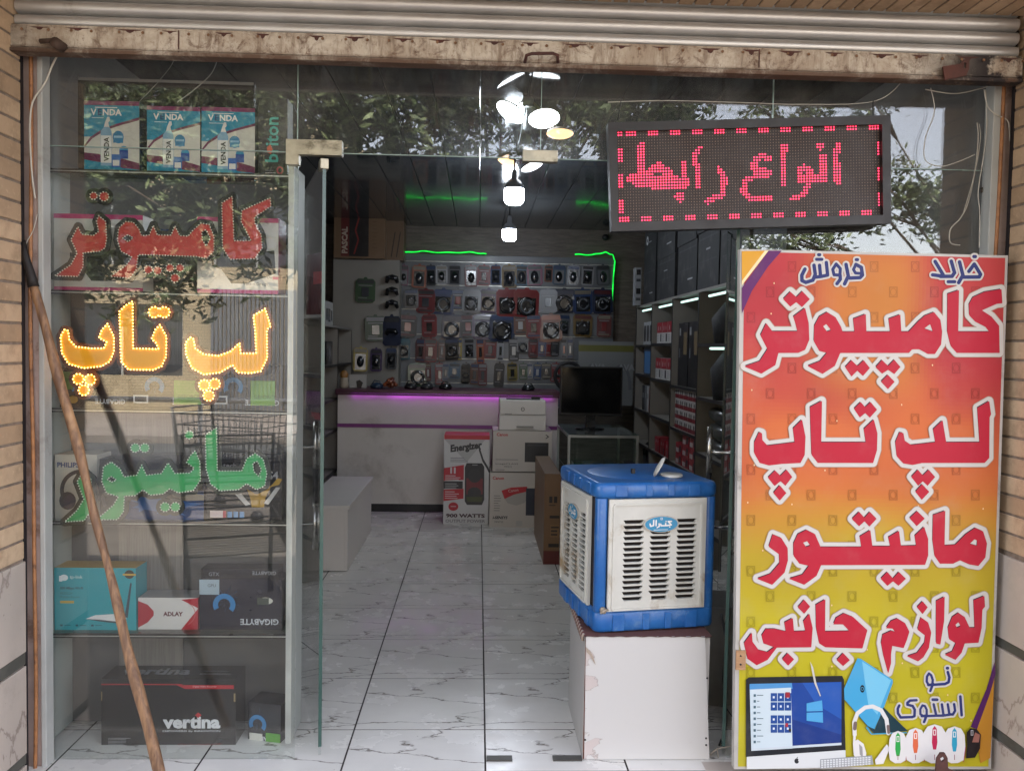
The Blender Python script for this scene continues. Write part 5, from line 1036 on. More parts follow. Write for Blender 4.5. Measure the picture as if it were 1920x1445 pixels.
# hanging packets ---------------------------------------------------
ORD = ['first', 'second', 'third', 'fourth', 'fifth', 'sixth', 'seventh', 'eighth', 'ninth', 'tenth', 'eleventh', 'twelfth', 'thirteenth', 'fourteenth', 'fifteenth', 'sixteenth', 'seventeenth', 'eighteenth', 'nineteenth', 'twentieth']
CN = {'white': '85868a', 'grey': '44474c', 'dark': '1f2226', 'black': '141416', 'red': '6e161c', 'dark red': '5a161c', 'blue': '16335e', 'navy': '16233f', 'orange': '8a4424', 'gold': '6c562a', 'pink': '6e2c4c', 'silver': '6c6f74', 'purple': '46305e', 'brown': '5e3a28', 'teal': '1d5260', 'yellow': '8a781c', 'green': '2c4a2c', 'light blue': '34566e', 'clear': '5c5f64'}
def packet(px, pt, w_, h_, kind, col, label, Y, group, c2=None):
    p = W(px, pt, Y); k = Y/F; ww, hh = w_*k*1.22, h_*k*1.1; t = None
    m = MB(CN[col]); r_ = .12*ww
    body = [(-ww/2, -.12*hh), (-ww/2+r_, -.0*hh), (-.1*ww, 0), (-.06*ww, .07*hh), (.06*ww, .07*hh), (.1*ww, 0), (ww/2-r_, 0), (ww/2, -.12*hh), (ww/2, -hh+r_), (ww/2-r_, -hh), (-ww/2+r_, -hh), (-ww/2, -hh+r_)]
    if kind in ('bag', 'cable'): body = [(x*(1+U(-.05, .05)), y*(1+U(-.03, .03))) for x, y in body]
    bc_ = mixc(lin(CN[col]), lin('16171a'), random.choice([0, .1, .2, .45])); m.d = bc_
    m.prism([body], lambda x, y, d: Vector((x, d-.004-(.012 if kind in ('bag', 'cable') else 0)*math.sin(min(1, max(0, -y/hh))*3.14), y)), .004)
    F_ = Face2D(m, (-ww/2, -.005-(.012 if kind in ('bag', 'cable') else 0), 0), (ww, 0, 0), (0, 0, -hh), (0, -1, 0))
    if kind in ('bag', 'cable'): m2 = m
    hc = CN[c2] if c2 else random.choice(['6c6c70', '1c1e22', '4c161c', '162c50', '6c6658', '26282c'])
    F_.rect(.08, .05, .92, .2, hc)
    if kind == 'card': F_.rect(.15, .26, .85, .3, '77777a'); F_.rect(.15, .78, .6, .82, '6a6a6c'); F_.rect(.12, .86, .88, .93, hc)
    o = m.build('hanging_packet', BAG if kind in ('bag', 'cable') else PACK); o.location = p+Vector((0, -.012, -.01)); o.rotation_euler = (math.radians(U(-3, 1)), math.radians(U(-3, 3)), math.radians(U(-9, 9)))
    tag(o, label, 'packet', group)
    q_ = MB(random.choice(['17181b', '17181b', '23252a', '2c2f36']))
    if kind in ('bag', 'cable'):
        for _ in range(5):
            x, y = U(-.38, .38)*ww, -hh*U(.3, .92); e = ww*U(.04, .13); q_.face([(x, -.0245, y), (x+e, -.0247, y+e*U(-.6, .6)), (x+e*U(.2, .8), -.0246, y+e*U(.4, 1.3))], random.choice(['a0a2a6', '77797e', 'b4b6ba']))  # pale triangles painted as glints on the crinkled bag
        q_.box(-ww*.36, -.0165, -hh*.9, ww*.36, -.0163, -hh*.3, col='121317')
    elif kind == 'mouse': q_.box(-ww*.36, -.0062, -hh*.93, ww*.36, -.0060, -hh*.26, col=random.choice(['4a4c50', '2a2c30', '66686c', '1c1e22']))
    if kind == 'mouse': q_.lathe((0, -.005, -hh*.58), [(ww*.26, 0), (ww*.25, .008), (ww*.2, .016), (ww*.1, .021), (0, .023)], 14, M=Matrix.Scale(1.55, 4, (0, 0, 1)) @ Matrix.Rotation(math.radians(90), 4, 'X')); nm = 'mouse'
    elif kind in ('cable', 'bag'):
        pts_ = [(math.cos(a)*ww*.3, -.022-.003*math.sin(a*5), -hh*.6+math.sin(a)*ww*.3) for a in np.linspace(0, 6.283, 19)]; q_.tube(pts_, ww*.07, 6)
        pts_ = [(math.cos(a)*ww*.22, -.026, -hh*.6+math.sin(a)*ww*.26) for a in np.linspace(.4, 6.0, 15)]; q_.tube(pts_, ww*.05, 6, col=random.choice(['2a2c30', '555a60', '1a1a1e'])); nm = 'coiled_cable'
    elif kind == 'pad': q_.tube([(-ww*.3, -.02, -hh*.62), (-ww*.2, -.024, -hh*.5), (ww*.2, -.024, -hh*.5), (ww*.3, -.02, -hh*.62)], [ww*.12, ww*.15, ww*.15, ww*.12], 8); nm = 'game_pad'
    else: q_.box(-ww*.18, -.018, -hh*.74, ww*.18, -.0055, -hh*.36, col=random.choice(['17181b', 'a0a0a0', '3a3c42', '6e1a20'])); nm = 'product'
    oo = q_.build(nm, GLOSSP, None, bevel=.002 if kind == 'card' else 0); oo.parent = o; oo.location = (0, 0, 0)
rows = [
 ('top', 496, [(758, 14, 34, 'mouse', 'pink'), (787, 22, 38, 'mouse', 'orange'), (808, 16, 34, 'mouse', 'grey'), (828, 18, 32, 'mouse', 'white'), (853, 19, 33, 'mouse', 'clear'), (883, 20, 36, 'mouse', 'dark red'), (908, 20, 34, 'card', 'red'), (930, 16, 32, 'mouse', 'blue'), (955, 23, 38, 'mouse', 'gold'), (979, 20, 34, 'mouse', 'light blue'), (1002, 24, 34, 'mouse', 'pink'), (1029, 13, 28, 'mouse', 'orange'), (1049, 20, 33, 'mouse', 'light blue'), (1076, 20, 34, 'mouse', 'silver'), (1103, 19, 34, 'mouse', 'white'), (1130, 22, 34, 'mouse', 'grey')]),
 ('second', 541, [(771, 22, 32, 'cable', 'clear'), (799, 29, 40, 'card', 'red'), (832, 32, 42, 'bag', 'blue'), (859, 22, 34, 'card', 'black'), (885, 28, 40, 'cable', 'silver'), (917, 28, 40, 'cable', 'purple'), (950, 34, 46, 'bag', 'red'), (988, 40, 48, 'bag', 'red'), (1028, 28, 40, 'card', 'white'), (1058, 36, 40, 'bag', 'navy'), (1092, 30, 42, 'cable', 'blue'), (1130, 32, 42, 'cable', 'navy')]),
 ('third', 588, [(766, 28, 38, 'card', 'black'), (805, 23, 38, 'card', 'red'), (849, 32, 42, 'bag', 'navy'), (877, 24, 38, 'card', 'dark'), (906, 32, 42, 'cable', 'purple'), (942, 40, 46, 'bag', 'blue'), (975, 20, 34, 'card', 'brown'), (1000, 24, 40, 'card', 'red'), (1033, 34, 46, 'bag', 'orange'), (1058, 18, 36, 'cable', 'clear'), (1093, 30, 38, 'cable', 'gold'), (1133, 22, 38, 'card', 'red')]),
 ('fourth', 633, [(758, 20, 36, 'bag', 'teal'), (790, 16, 40, 'card', 'dark red'), (808, 20, 40, 'card', 'red'), (829, 11, 38, 'card', 'brown'), (847, 22, 36, 'cable', 'black'), (862, 8, 36, 'card', 'yellow'), (880, 16, 34, 'cable', 'silver'), (900, 12, 42, 'card', 'orange'), (920, 19, 34, 'card', 'red'), (939, 10, 38, 'card', 'white'), (963, 16, 38, 'card', 'dark'), (980, 19, 24, 'cable', 'clear'), (1000, 15, 32, 'card', 'dark red'), (1017, 13, 30, 'card', 'blue'), (1029, 13, 30, 'card', 'red'), (1041, 13, 30, 'card', 'dark'), (1057, 9, 34, 'card', 'silver'), (1069, 9, 34, 'card', 'silver')]),
 ('fifth', 679, [(783, 30, 40, 'cable', 'green'), (803, 9, 30, 'card', 'dark red'), (824, 14, 36, 'card', 'red'), (836, 10, 30, 'card', 'silver'), (853, 18, 26, 'card', 'light blue'), (874, 14, 34, 'bag', 'black'), (891, 14, 36, 'card', 'brown'), (905, 14, 38, 'card', 'dark red'), (937, 16, 40, 'card', 'black'), (960, 16, 30, 'card', 'yellow'), (981, 13, 28, 'card', 'green'), (993, 9, 26, 'card', 'white'), (1008, 12, 28, 'card', 'blue'), (1024, 16, 26, 'card', 'dark'), (1043, 16, 32, 'card', 'red')])]
KN = {'mouse': 'mouse in clear wall pack', 'cable': 'coiled cable in clear bag', 'bag': 'shiny bag with coiled cable', 'card': 'packet on a hanging card', 'pad': 'pack with game controllers'}
for rn, y, items in rows:
    for i, (px, w_, h_, kd, c_) in enumerate(items):
        c2 = {'bag': c_ if c_ in CN else None}.get(kd)
        packet(px, y, w_, h_, kd, c_, '%s %s, %s from the left in the %s row' % (c_, KN[kd], ORD[i], rn), SWY-.004, 'packets hanging on the display wall', c2)
for px, pt, w_, h_, kd, c_, lb in ((686, 521, 30, 40, 'card', 'green', 'dark green packet with yellow print at the top of the partition panel'), (704, 591, 32, 42, 'card', 'green', 'dark green white edged packet in the middle of the partition panel'), (735, 591, 28, 50, 'pad', 'navy', 'navy pack with a game controller at the right edge of the partition panel'), (677, 650, 22, 40, 'mouse', 'yellow', 'yellow pack with a black mouse low on the partition panel'), (706, 652, 18, 38, 'mouse', 'purple', 'purple mouse pack low on the partition panel'), (734, 650, 17, 36, 'mouse', 'grey', 'grey mouse pack lowest at the right edge of the partition panel')):
    packet(px, pt, w_, h_, kd, c_, lb, 8.597, 'packets hanging on the partition panel')
for k, (y, lb) in enumerate(((525, 'upper'), (548, 'middle'), (572, 'lower'))):
    c_ = W(735, y, 8.55); m = MB('191a1d'); m.tube([c_+Vector((-.055, 0, -.03)), c_+Vector((-.04, -.01, .02)), c_+Vector((0, -.012, .028)), c_+Vector((.04, -.01, .02)), c_+Vector((.055, 0, -.03))], [.016, .026, .03, .026, .016], 10)
    m.lathe(c_+Vector((-.025, -.032, .025)), [(.012, 0), (.012, .008), (0, .009)], 10, col='3a3a40', M=Matrix.Rotation(math.radians(90), 4, 'X')); m.lathe(c_+Vector((.025, -.032, .012)), [(.012, 0), (.012, .008), (0, .009)], 10, col='3a3a40', M=Matrix.Rotation(math.radians(90), 4, 'X'))
    tag(m.build('game_controller', GLOSSP), '%s black game controller of the three hanging on the partition panel' % lb, 'controller', 'game controllers on the partition panel')

# cartons on top of the partition
def pasc(f): f.rect(.14, .04, .3, .96, '5c1f1c'); f.rect(.3, .04, .68, .96, '1c1818'); f.text(.27, .9, 'PASCAL', .13, 'a89a8a', rot=-90, bold=.05, w=None); f.strokes([([(.4, .9), (.48, .6), (.42, .4), (.5, .08)], .03)], '7a2420', .02); f.lines(.75, .2, .1, 8, .08, '5b4632')
carton('cardboard_carton', (626, 397, 722, 489), 8.5, .4, '6f5740', pasc, 'brown cardboard carton with a dark red label on top of the partition panel', 'carton', z0=lpt+.019)
carton('cardboard_carton', (724, 414, 757, 489), 8.63, .3, '65503c', lambda f: f.strokes([([(.3, .9), (.5, .3)], .06), ([(.6, .9), (.8, .3)], .06)], '33271e', .03), 'narrow brown carton beside the labelled carton above the partition', 'carton', z0=lpt+.019)

# left shelving along the left wall
def shelving(name, lab, xf, xw, y0, y1, zt_, divs, levels, lamp=True, mat=None):
    t = empty(name, (0, y0, 0), lab, 'shelving', 'white shelving units along the walls'); mat = mat or STRIPE; s_ = 1 if xw > xf else -1
    xa, xb = min(xf, xw), max(xf, xw)
    def b(nm, *a, mt=mat):
        m = MB(); m.box(*a); m.build(nm, mt, t).location = (0, -y0, 0)
    for y in divs: b('divider', xa, y-.009, 0, xb, y+.009, zt_, mt=SHW)
    b('top_board', xa, y0-.01, zt_+.001, xb, y1+.01, zt_+.019, mt=SHW)
    b('back_panel', *( (xw-.012, y0, 0, xw-.001, y1, zt_) if s_ > 0 else (xw+.001, y0, 0, xw+.012, y1, zt_)))
    for (a, c_, lv) in levels:
        for z in lv: b('shelf', xa+.004, a+.0095, z-.018, xb-.013, c_-.0095, z, mt=SHW)
    for y in divs: b('edge_trim', *( (xf-.003, y-.01, 0, xf-.0005, y+.01, zt_) if s_ > 0 else (xf+.0005, y-.01, 0, xf+.003, y+.01, zt_)), mt=BLACKP)
    for (a, c_, lv) in levels:
        for z in lv: b('edge_trim', *( (xf-.003, a+.011, z-.02, xf+.0035, c_-.011, z+.001) if s_ > 0 else (xf-.0035, a+.011, z-.02, xf+.003, c_-.011, z+.001)), mt=BLACKP)
    return t
def ax(px, X):            # depth on plane x=X seen at column px (at mid height)
    d = ray(px, 652); return X/d.x
XF = 1.46; DV = [ax(p, XF) for p in (1194, 1223, 1262, 1312, 1372)]+[3.95]
DV = DV[::-1]
ZTOP = 1.86; LV = [.34, .64, .94, 1.215, 1.54]
levels = [(DV[0], DV[1], [.34, .8, 1.21, 1.54]), (DV[1], DV[2], [.34, .80, 1.17, 1.52]), (DV[2], DV[3], [.34, .64, .90, 1.215]), (DV[3], DV[4], [.34, .64, .93, 1.24, 1.53]), (DV[4], DV[5], [.34, .64, .94, 1.26, 1.52])]
shr = shelving('wall_shelving', 'striped grey shelving unit with five bays along the right wall', XF, IR-.001, DV[0], DV[5], ZTOP, DV, levels)
TUBE = emit('bfe8dc', .35, 'shelf_tube')
for k, (a, c_, z_) in enumerate(((DV[1], DV[2], ZTOP), (DV[2], DV[3], ZTOP), (DV[3], DV[4], ZTOP), (DV[4], DV[5], ZTOP), (DV[1]+.1, DV[2]-.1, 1.52))):
    m = MB(); yc_ = (a+c_)/2; L = (c_-a)*.3; m.tube([(XF+.03, yc_-L, z_-.03), (XF+.03, yc_+L, z_-.03)], .008, 8); tag(m.build('tube_lamp', TUBE), '%s small greenish tube lamp %s the right shelving' % (ORD[k], 'under a lower shelf of' if k == 4 else 'under the top board of'), 'lamp', 'tube lamps in the right shelving')
def sbox(y0, y1, z0, h, dep, col, lab, front=None, name='product_box', x=None, cat='box', grp='boxes on the right shelving'):
    """box on right shelving, front towards -X"""
    mb = MB(col); x = x or XF+.02; w_ = y1-y0
    mb.box(0, 0, 0, dep, w_, h, col)
    if front: front(Face2D(mb, (0, w_, h), (0, -w_, 0), (0, 0, -h), (-1, 0, 0)))
    Fn = Face2D(mb, (0, 0, h), (dep, 0, 0), (0, 0, -h), (0, -1, 0))
    if cat == 'box': Fn.rect(.1, .15, .9, .5, CN[random.choice(['white', 'grey', 'dark', 'red'])])
    o = mb.build(name, MATTE if cat == 'computer case' else PRINT); o.location = (x, y0, z0+.0005); tag(o, lab, cat, grp); return o
def rw(f): f.rect(0, 0, 1, .5, '8c1a28'); f.ell(.3, .28, .05, .12, 'b8b0b0'); f.ell(.7, .28, .04, .1, 'b8b0b0'); f.lines(.08, .6, .3, 4, .09, '77777a', .03); f.rect(.68, .55, .9, .92, '2a2a2e')
def bk(f): f.rect(.1, .08, .25, .2, '888888'); f.rect(.1, .4, .2, .55, '666a70'); f.rect(.55, .15, .9, .5, '6a5a40')
def wr(f): f.rect(0, .6, 1, 1, '6e1c26'); f.ell(.3, .4, .12, .22, '1c1c20'); f.ell(.7, .4, .12, .22, '24242a')
B3a, B3b = DV[3], DV[4]; B2a, B2b = DV[2], DV[3]; B4a, B4b = DV[4], DV[5]; B1a, B1b = DV[1], DV[2]
k = 0
for r_, (z, n, nm_) in enumerate(((1.53, 3, 'upper'), (.93, 0, ''))):
    for i in range(n):
        sbox(B3a+.04+i*.2, B3a+.04+i*.2+.19, z, .17, .2, 'b5b3b1', '%s red topped white box in the %s group of the fourth bay' % (ORD[i], nm_), rw)
for i in range(3): sbox(B3a+.03+i*.21, B3a+.03+i*.21+.2, 1.24, .17, .2, 'b5b3b1', '%s red topped white box on the middle shelf of the fourth bay' % ORD[i], rw)
for i in range(2): sbox(B2a+.05+i*.3, B2a+.05+i*.3+.28, 1.215, .46, .22, '121215', '%s tall black box on the upper shelf of the third bay' % ORD[i], bk)
for r_ in range(4):
    for i in range(5):
        sbox(B2a+.04+i*.13, B2a+.04+i*.13+.125, .90+r_*.0745, .073, .12, 'a8a3a0', '%s small white and red box in %s layer of the stack' % (ORD[i], ('the bottom', 'the second', 'the third', 'the top')[r_]), wr, x=XF+.02)
for r_ in range(3):
    for i in range(3):
        if r_ == 2 and i == 2: continue
        sbox(B2a+.05+i*.2, B2a+.05+i*.2+.18, .64+r_*.08, .078, .16, '86202c', '%s flat red box in %s layer on the lower shelf' % (ORD[i], ('the bottom', 'the middle', 'the top')[r_]), lambda f: (f.rect(.05, .5, .5, .9, 'a8a0a0'), f.rect(.6, .2, .9, .8, '2a2a30')))
for i in range(3): sbox(B3a+.04+i*.2, B3a+.04+i*.2+.17, .64, .12, .2, '86202c', '%s red and white box on the lower shelf of the fourth bay' % ORD[i], rw)
for i in range(2): sbox(B3a+.06+i*.3, B3a+.06+i*.3+.24, .34, .2, .22, '6e1a22', '%s dark red box on the bottom shelf of the fourth bay' % ORD[i])
sbox(B2a+.08, B2a+.5, .34, .2, .24, '26282a', 'black box with a white panel low in the third bay', lambda f: f.rect(.05, .2, .4, .9, 'a0a0a0'))
for i in range(3):
    sbox(DV[4]+.06+i*.13, DV[4]+.06+i*.13+.12, 1.52, .2, .2, '9a9c9e', '%s white framed speaker box at the far end of the right shelving' % ORD[i], lambda f: f.rect(.15, .15, .85, .85, '16181c'))
sbox(DV[4]+.05, DV[4]+.4, 1.26, .24, .2, '1c2c44', 'blue storage box in the far bay of the right shelving', lambda f: f.rect(.1, .15, .9, .95, '3a6a9a'))
for i, c_ in enumerate(('8a3420', 'a0a0a0', '5c5c60', '1c1c20')): sbox(DV[4]+.05+i*.1, DV[4]+.05+i*.1+.085, .94, .22, .18, c_, '%s upright narrow box in the far bay of the right shelving' % ORD[i], lambda f: f.rect(.2, .3, .8, .5, '77777a'))
for i, (z, hh, nm_) in enumerate(((1.17+.03, .3, 'middle'), (1.52, .28, 'upper'))):
    m = MB('1b1c1f'); y_ = B1a+.3; m.tube([(XF+.1, y_, z-.03 if i == 0 else z), (XF+.09, y_+.02, z+hh*.5), (XF+.16, y_+.05, z+hh)], [.1, .11, .06], 10); tag(m.build('laptop_bag', MATTE), 'black laptop bag on the %s shelf of the second bay' % nm_, 'bag', 'black bags on the right shelving')
for i in range(3):
    m = MB('3a3d3c'); z = .80+i*.105; m.tube([(XF+.1, B1a+.1, z+.055), (XF+.08, B1a+.35, z+.05), (XF+.1, B1a+.6, z+.055)], [.045, .055, .045], 9); tag(m.build('coiled_cable', BAG), '%s bagged cable bundle in the second bay of the right shelving' % ('lowest', 'middle', 'topmost')[i], 'cable', 'bagged cables')
m = MB('1a1a1c')
for j in range(7): m.tube([(XF+.06+.02*math.cos(a+j), DV[4]+.25+.16*math.cos(a), .5+.13*math.sin(a)+.01*j) for a in np.linspace(0, 6.28, 16)], .009, 5)
tag(m.build('cable_tangle', MATTE), 'tangle of black cables hanging at the far end of the right shelving', 'cable')
# black computer cases stacked on top
yy = DV[5]-.03; zz = ZTOP+.02; k = 0
for col_i, (ya, yb) in enumerate(((7.05, 7.55), (6.35, 6.98), (5.75, 6.3), (5.2, 5.7), (4.6, 5.15), (4.05, 4.55))):
    z = zz
    for lv in range(2):
        h = U(.3, .4) if lv == 0 else min(U(.26, .36), IH-.02-z)
        if z+h > IH-.01: break
        def cf(f, lv=lv, c_=col_i):
            f.rect(.06, .1, .94, .13, '2c2e32'); f.rect(.1, .5, .9, .52, '26282c'); f.rect(.4, .3, .6, .33, '8a8c90') if (c_+lv) % 2 else f.rect(.55, .7, .8, .73, 'a0a2a6')
            if c_ == 0 and lv == 1: f.ell(.25, .25, .09*1, .12, 'b0b2b4'); f.ell(.25, .25, .04, .05, '3a3a3e')
        sbox(ya, yb, z, h, .3, '111216' if (col_i+lv) % 3 else '17181b', '%s black computer case from the far end, %s row above the shelving' % (ORD[col_i], ('lower', 'upper')[lv]), cf, 'computer_case', grp='computer cases stacked on the right shelving', cat='computer case', x=XF+.01+U(0, .02)); z += h+.001
carton('white_panel_box', (1217, 438, 1234, 478), 7.6, .2, 'a2a2a0', lambda f: f.rect(.7, .3, .95, .8, '3a3a3e'), 'white box on edge at the far end of the computer cases', 'box', z0=zz+.36)
for i, ya in enumerate((500, 530)):
    xa = W(1206, ya, 7.62); m = MB('8f9194'); m.box(-.03, 0, 0, .025, .1, .17, '8f9194'); Fa = Face2D(m, (-.03, 0, .17), (.055, 0, 0), (0, 0, -.17), (0, -1, 0)); Fa.rect(.2, .1, .9, .4, '1c1c1f'); Fa.rect(.2, .6, .9, .75, '44464a')
    o = m.build('boxed_speaker', GLOSSP); o.location = (XF-.02+0, 7.62, ZTOP+.02+(.171 if i == 0 else 0)); tag(o, '%s narrow white and black box at the far top of the right shelving' % ('upper', 'lower')[i], 'box', 'narrow boxes at the far top')
# left shelving
XG = -1.26
dl = [3.5, 4.3, 5.1, 5.9, 6.75, 7.6, 8.4]
shl = shelving('wall_shelving', 'grey shelving unit along the left wall behind the bench and door', XG, IL+.001, dl[0], dl[-1], 1.62, dl, [(a, b_, [.36, .72, 1.0, 1.3]) for a, b_ in zip(dl[:-1], dl[1:])])
def lbox(y0, w_, z0, h, col, lab, fr=None, dep=.2, name='product_box', mat=None):
    mb = MB(col); mb.box(-dep, 0, 0, 0, w_, h, col); Fn = Face2D(mb, (-dep, 0, h), (dep, 0, 0), (0, 0, -h), (0, -1, 0)); fr and fr(Fn)
    Fx = Face2D(mb, (0, 0, h), (0, w_, 0), (0, 0, -h), (1, 0, 0)); fr and fr(Fx)
    o = mb.build(name, mat or GLOSSP); o.location = (XG-.03, y0, z0+.0005); tag(o, lab, 'box', 'boxes on the left shelving')
lbox(7.2, .3, 1.3, .2, '1f2024', 'black box beside the partition on the left shelving', lambda f: f.ell(.5, .5, .2, .3, '6a6a70'))
lbox(6.3, .3, 1.0, .22, '5c1418', 'dark red box on the left shelving', lambda f: f.rect(.1, .1, .3, .9, 'b0a8a8'))
lbox(6.9, .16, .72, .12, 'a0a020', 'small lime green pack on the left shelving', None)
lbox(5.5, .25, .72, .25, '1a1b20', 'black box on the middle shelf of the left shelving', lambda f: f.rect(.2, .2, .8, .3, '44648c'))
lbox(4.6, .3, 1.0, .2, '2a2c32', 'charcoal box near the glass door on the left shelving', lambda f: f.rect(.2, .6, .8, .8, '7a2020'))
lbox(4.0, .25, .72, .24, '3a4046', 'slate box behind the door handle on the left shelving', lambda f: f.rect(.2, .2, .5, .8, '8a8c90'))
lbox(7.0, .5, 1.64, .2, 'a4a4a2', 'white camera box on top of the left shelving', lambda f: (f.rect(.35, .3, .5, .8, '1c1c20'), f.rect(.55, .3, .75, .85, '1c1c20'), f.rect(.8, .35, .92, .8, '1c1c20')))
lbox(6.5, .35, 1.64, .35, '131416', 'black box with a silver lens on top of the left shelving', lambda f: (f.ell(.5, .5, .22, .2, '8a8c90'), f.ell(.5, .5, .12, .12, '16181c')))
lbox(5.6, .5, 1.64, .3, '1a2c50', 'dark blue box on top of the left shelving', lambda f: f.rect(.1, .6, .9, .75, '8a3c20'))
lbox(4.4, .5, 1.64, .35, '4a1518', 'dark red box on top of the left shelving by the door', lambda f: f.rect(.2, .3, .8, .5, 'a04040'))
lbox(3.6, .45, 1.64, .3, '22467c', 'blue wrapped pack on top of the left shelving by the door', lambda f: f.rect(.2, .3, .7, .5, '6a90b8'), mat=BAG)

# goods in front of the counter
def ener(f):
    f.rect(0, 0, 1, .045, 'b02028'); f.poly([(.0, .045), (.9, .045), (.5, .3)], 'aaa8a6'); f.text(.14, .215, 'Energizer', .105, '141416', w=.7, bold=.05, rot=-8, shear=.15); f.lines(.14, .25, .4, 3, .02, '77777a', .008)
    f.poly([(.0, .37), (.44, .33), (.44, .50), (.0, .51)], 'b01c2c'); f.rect(0, .515, .42, .6, '1c1a1c'); f.poly([(0, .61), (.44, .6), (.44, .71), (.0, .74)], 'b01c2c'); f.lines(.03, .45, .34, 3, .022, 'c8b8b8', .009); f.lines(.03, .54, .34, 3, .022, '9a9a9a', .009); f.lines(.03, .63, .34, 4, .024, 'c8b8b8', .009)
    f.rect(.14, .36, .18, .43, 'cfc8c8'); f.rect(.22, .36, .26, .43, 'cfc8c8')
    f.poly([(.5, .31), (.84, .31), (.89, .35), (.9, .72), (.85, .78), (.52, .78), (.47, .74), (.46, .36)], '17171a'); f.poly([(.5, .48), (.86, .48), (.86, .66), (.5, .66)], '6e1c26'); f.ell(.68, .45, .15, .08, '222226'); f.ell(.68, .64, .15, .06, '202024'); f.poly([(.5, .69), (.86, .69), (.84, .745), (.53, .745)], '3c4218'); f.rect(.62, .325, .74, .335, '8a8a8a')
    f.ell(.22, .80, .11, .048, 'b01c2c'); f.rect(.16, .795, .28, .803, 'd0c0c0'); f.text(.06, .925, '900 WATTS', .045, '3c1c26', w=.86, bold=.05); f.text(.05, .98, 'OUTPUT POWER', .035, '7a7478', w=.88, bold=.02)
    f.strokes([([(.78, .16), (.82, .22), (.86, .28), (.96, .36), (1.0, .40)], .035), ([(.74, .12), (.8, .15)], .02)], '1a1a1c', .01)
carton('speaker_carton', (832, 816, 917, 985), 6.95, .3, 'c6c4c2', ener, 'tall white, red and grey speaker carton standing before the counter', 'carton', z0=.001, side='6e1c22', topc='b02028')
def canon2(f):
    f.text(.05, .13, 'Canon', .06, 'b0201c', bold=.03); f.text(.85, .16, '&', .07, '2a2a2c', bold=.03); f.poly([(.22, .33), (.4, .27), (.7, .25), (.74, .38), (.66, .55), (.5, .6), (.34, .56), (.25, .44)], 'a8a29a'); f.poly([(.22, .33), (.4, .27), (.7, .25), (.7, .34), (.45, .4), (.28, .48)], 'b41f2c'); f.text(.35, .36, 'Canon', .05, 'd0c8c0', rot=-8); f.lines(.08, .42, .14, 7, .045, '5a564f', .01); f.rect(.68, .28, 1, .78, '1a2234'); f.text(.06, .85, 'i-SENSYS', .055, '1c1c1e', bold=.04, shear=.2); f.text(.1, .92, 'MF4750', .035, '4a4a4c'); f.rect(.5, .88, .62, .98, 'b0aca6')
carton('printer_carton', (918, 886, 1018, 990), 6.85, .42, 'c0b8ae', canon2, 'lower white printer carton with a red swoosh standing on the floor', 'carton', 'printer cartons', z0=.001)
zc1 = W(960, 884, 6.85).z
def canon1(f):
    f.text(.06, .13, 'Canon', .08, 'b0201c', bold=.03); f.poly([(.88, .08), (.92, .13), (.88, .18), (.9, .18), (.95, .13), (.9, .08)], '2a2a2c'); f.rect(.54, .28, .94, .76, '17181c'); f.rect(.58, .32, .9, .36, '2c2e34'); f.text(.05, .84, 'imageCLASS', .05, '3a3a3c', w=.38); f.text(.2, .90, 'MF3010', .04, '3a3a3c'); f.lines(.05, .7, .4, 1, .05, '4a4a4c', .012); f.lines(.05, .95, .2, 1, .05, '4a4a4c', .015)
carton('printer_carton', (924, 808, 1035, 884), 6.85, .42, 'bdb5ab', canon1, 'upper white printer carton with a black printer picture, stacked under the printer', 'carton', 'printer cartons', z0=zc1+.001)
# printer
pr = empty('printer', (0, 6.83, 0), 'small white laser printer on top of the stacked cartons', 'printer')
a = PXr(936, 750, 1024, 806, 6.9); zc2 = W(980, 808, 6.85).z+.002
m = MB(); m.box(a[0], 6.9, zc2, a[2], 7.22, zc2+(a[1]-zc2)*.5); m.build('paper_drawer', CW, pr, bevel=.004).location = (0, -6.83, 0)
m = MB(); m.box(a[0]+.002, 6.895, zc2+(a[1]-zc2)*.51, a[2]-.002, 7.22, a[1]); o = m.build('printer_body', CW, pr, bevel=.008); o.location = (0, -6.83, 0)
m = MB('17181a'); m.box(a[0]+.06, 6.95, a[1]+.001, a[2]-.09, 7.1, a[1]+.004); m.box(a[2]-.12, 6.93, a[1]+.001, a[2]-.05, 7.0, a[1]+.02); m.build('control_panel', BLACKP, pr).location = (0, -6.83, 0)
m = MB('222222'); Fp = Face2D(m, (a[0], 6.894, a[1]), (a[2]-a[0], 0, 0), (0, 0, -(a[1]-zc2)), (0, -1, 0)); Fp.ring(.5, .3, .04, .07, .02, '222222'); Fp.text(.48, .33, 'hp', .06, '222222'); Fp.rect(.12, .45, .27, .465, '222222'); m.build('front_marks', PRINT, pr).location = (0, -6.83, 0)
m = MB(); m.box((a[0]+a[2])/2-.05, 6.885, zc2+.02, (a[0]+a[2])/2+.09, 6.9, zc2+.035); m.build('tray_handle', paint('8a857e', .5), pr).location = (0, -6.83, 0)
# brown carton
def brn(f): f.rect(.3, .25, .5, .32, '1c1612'); f.rect(.6, .25, .8, .32, '1c1612'); f.lines(.3, .34, .5, 1, .03, '3a2a1e'); f.rect(.35, .46, .95, .49, '1c1612'); f.rect(.4, .56, .95, .7, '8a6844'); f.lines(.45, .58, .5, 3, .04, '3a2a1e', .02); f.rect(.3, .77, .95, .81, '241a14'); f.rect(.0, .85, 1, 1, '5e1c16')
carton('tall_cardboard_carton', (1020, 888, 1050, 1060), 5.67, .95, '7d5d3e', brn, 'brown cardboard carton with a red foot beside the blue cooler', 'carton', z0=.001, topc='6e5a46')
